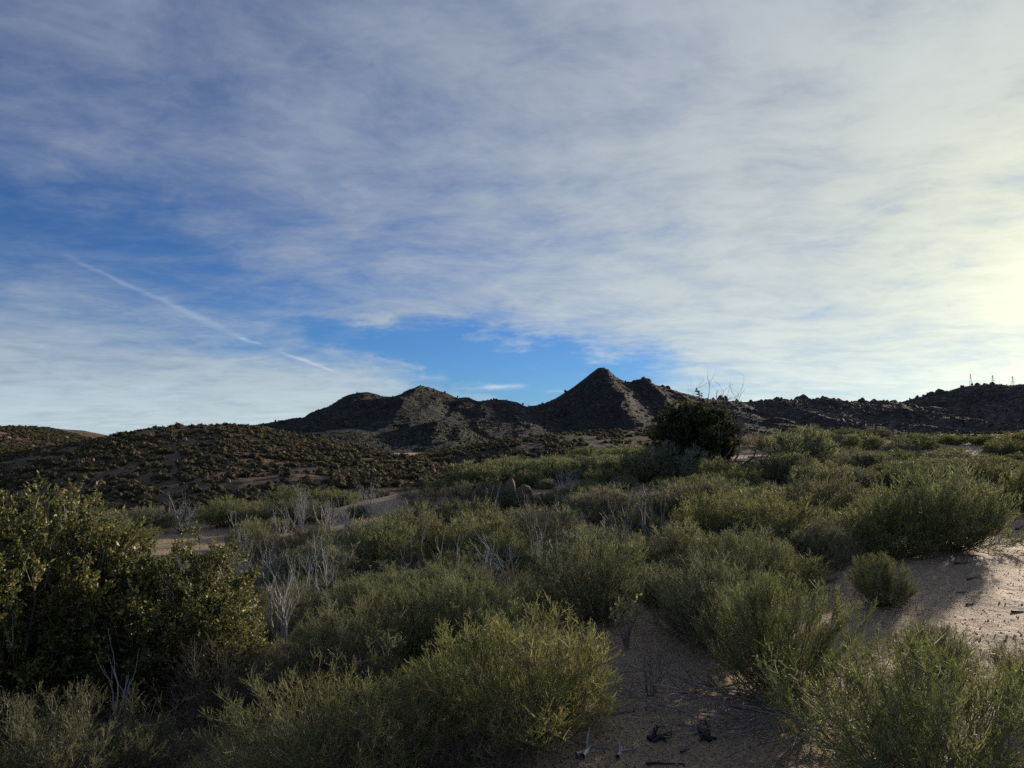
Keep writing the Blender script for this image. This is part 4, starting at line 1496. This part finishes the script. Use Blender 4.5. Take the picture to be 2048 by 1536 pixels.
def young_plant():
    b = on_ground(1252, 1300)
    e = bpy.data.objects.new('young_plant', None)
    COL.objects.link(e)
    e.location = b
    rng = np.random.default_rng(9)
    k = b.y / FPX
    heads = [(-22, 72), (-8, 84), (4, 66), (18, 84), (26, 72), (12, 56), (-18, 50)]
    leafmesh = []
    for hx, hy in heads:
        p1 = np.array([hx * k, rng.normal(0, 0.04), hy * k])
        P = np.stack([np.array([rng.normal(0, 0.015), 0, -0.02]), p1 * np.array([0.35, 0.5, 0.5]) + rng.normal(0, 0.01, 3), p1])[None]
        V, F = polytube(P, np.array([[0.006, 0.005, 0.003]]), 4, rng)
        obj('stem', mesh_np('stem', V, F, M_DARKWOOD, True), e)
        n = 26
        pp = p1 + rng.normal(0, 0.022, (n, 3)) * np.array([1, 1, 1.3])
        D = norm(rng.normal(0, 0.6, (n, 3)) + np.array([0, 0, 0.9]))
        V, F = leaves(pp, D, rng.uniform(0.022, 0.036, n), rng.uniform(0.016, 0.024, n), rng, 0.15)
        tag(obj('leaf_cluster', mesh_np('leaf_cluster', V, F, M_PALE_LEAF), e), kind='stuff')
    tag(e, 'small pale yellow green leafy plant at the head of the sand path', 'plant')


young_plant()
dead_px(1300, 1395, 130, 150, 61, 7, M_DARKWOOD, 'thin dark twiggy plant growing on the sand path', depth=2, tilt=(8, 60), r=0.005, name='twiggy_plant', kink=0.16, cat='plant', group='bare twiggy plants on the path')
dead_px(1325, 1300, 16, 150, 62, 1, M_STRAW, 'tall straight dry stalk standing on the path', depth=0, tilt=(1, 4), r=0.003, name='dry_stalk', kink=0.05, cat='stalk', group='bare twiggy plants on the path')
dead_px(1300, 1330, 16, 90, 63, 1, M_STRAW, 'shorter dry stalk left of the tall one on the path', depth=0, tilt=(1, 4), r=0.003, name='dry_stalk', kink=0.05, cat='stalk', group='bare twiggy plants on the path')
dead_px(1180, 1305, 90, 70, 64, 6, M_CHAR, 'burnt black stems behind the large central shrub', depth=1, tilt=(10, 60), r=0.008, group='burnt stems')


# ------------------------------------------------------------------ power pylons
def beam(g, a, b, r):
    V, F = polytube(np.array([[a, b]], float), np.full((1, 2), r), 4, np.random.default_rng(1))
    g.add(V, F)


def pylon(px, py, Y, Hh, rot, label, arms):
    e = bpy.data.objects.new('power_pylon', None)
    COL.objects.link(e)
    e.location = at(px, py, Y)
    e.rotation_euler = (0, 0, rot)
    bw, tw = Hh * 0.12, Hh * 0.028

    def w(z):
        return bw + (tw - bw) * min(1, z / (Hh * 0.72))
    for sx in (-1, 1):
        for sy in (-1, 1):
            g = Geo()
            beam(g, (sx * bw, sy * bw, -6), (sx * tw, sy * tw, Hh * 0.72), 0.11)
            beam(g, (sx * tw, sy * tw, Hh * 0.72), (sx * tw * 0.5, sy * tw * 0.5, Hh), 0.18)
            obj('leg', g.mesh('leg', M_STEEL), e)
    g = Geo()
    zs = np.linspace(0, Hh * 0.95, 9)
    for i in range(8):
        w0, w1 = w(zs[i]), w(zs[i + 1])
        for s in (-1, 1):
            beam(g, (-w0, s * w0, zs[i]), (w1, s * w1, zs[i + 1]), 0.05)
            beam(g, (w0, s * w0, zs[i]), (-w1, s * w1, zs[i + 1]), 0.05)
            beam(g, (s * w0, -w0, zs[i]), (s * w1, w1, zs[i + 1]), 0.05)
    obj('bracing', g.mesh('bracing', M_STEEL), e)
    for z, L in arms:
        g = Geo()
        for s in (-1, 1):
            beam(g, (0, 0, Hh * z), (s * Hh * L, 0, Hh * z + 0.3), 0.12)
            beam(g, (0, 0, Hh * z + Hh * 0.05), (s * Hh * L, 0, Hh * z + 0.3), 0.10)
            beam(g, (s * Hh * L, 0, Hh * z + 0.3), (s * Hh * L, 0, Hh * z - Hh * 0.06), 0.16)
        obj('crossarm', g.mesh('crossarm', M_STEEL), e)
    tag(e, label, 'pylon', 'power pylons on the right skyline')


pylon(1942, 774, 1300, 23, 1.2, 'slim lattice pylon, leftmost of three on the right skyline', [(0.72, 0.10), (0.9, 0.08)])
pylon(1986, 773, 1310, 20, 0.4, 'lattice pylon with three crossarms, middle of three on the skyline', [(0.55, 0.22), (0.72, 0.26), (0.9, 0.2)])
pylon(2026, 775, 1320, 20, 0.3, 'wide armed lattice pylon, rightmost of three on the skyline', [(0.5, 0.3), (0.75, 0.34), (0.92, 0.22)])


# ------------------------------------------------------------------ litter and gravel on the near sand
def litter():
    rng = np.random.default_rng(31)
    n = 1700
    y = 3.0 * (14 / 3.0) ** rng.random(n)
    x = rng.uniform(-0.5, 0.8, n) * y
    z = ground_z(x, y)
    a = rng.uniform(0, math.pi, n)
    L = rng.uniform(0.015, 0.075, n)
    d = np.stack([np.cos(a) * L, np.sin(a) * L, rng.normal(0, 0.006, n)], 1)
    c = np.stack([x, y, z + 0.004], 1)
    P = np.stack([c - d / 2, c + rng.normal(0, 0.004, (n, 3)) * np.array([1, 1, 0.3]), c + d / 2], 1)
    V, F = polytube(P, (0.0008 + 0.0018 * rng.random((n, 1)) ** 2) * np.array([[1, 1, 0.6]]), 3, rng)
    tag(obj('twig_litter', mesh_np('twig_litter', V, F, M_DARKWOOD)), 'fine broken twig litter on the near sand', 'litter', None, 'stuff')
    n = 24000
    y = 2.5 * (12 / 2.5) ** rng.random(n)
    x = rng.uniform(-0.3, 0.8, n) * y
    s = 0.0022 + 0.0085 * rng.random(n) ** 3.5
    P = np.stack([x, y, ground_z(x, y) + s * 0.3], 1)
    g = scatter(P, s, ROCKS[:3], (0.5, 0.9), rng)
    tag(obj('gravel', g.mesh('gravel', M_GRIT)), 'coarse granite grit on the near sand', 'gravel', None, 'stuff')


litter()


def leaf_litter():
    rng = np.random.default_rng(61)
    near = [(x, y, r) for x, y, r in PLACED if y < 22]
    X, Y = [], []
    for x, y, r in near:
        n = int(330 * r * min(1.0, 9 / y) + 30)
        a, q = rng.uniform(0, 6.28, n), r * np.abs(rng.normal(0, 0.48, n))
        X.append(x + np.cos(a) * q)
        Y.append(y + np.sin(a) * q)
    X, Y = np.concatenate(X), np.concatenate(Y)
    n = len(X)
    P = np.stack([X, Y, ground_z(X, Y) + rng.uniform(0.003, 0.014, n)], 1)
    a = rng.uniform(0, 6.28, n)
    D = norm(np.stack([np.cos(a), np.sin(a), rng.normal(0, 0.25, n)], 1))
    k = np.clip(Y / 7, 1, 2.2)
    V, F = leaves(P, D, rng.uniform(0.012, 0.045, n) * k, rng.uniform(0.004, 0.012, n) * k, rng, 0.1)
    tag(obj('leaf_litter', mesh_np('leaf_litter', V, F, M_LITTER)), 'dark dry leaf litter on the sand under the shrubs', 'litter', None, 'stuff')


leaf_litter()
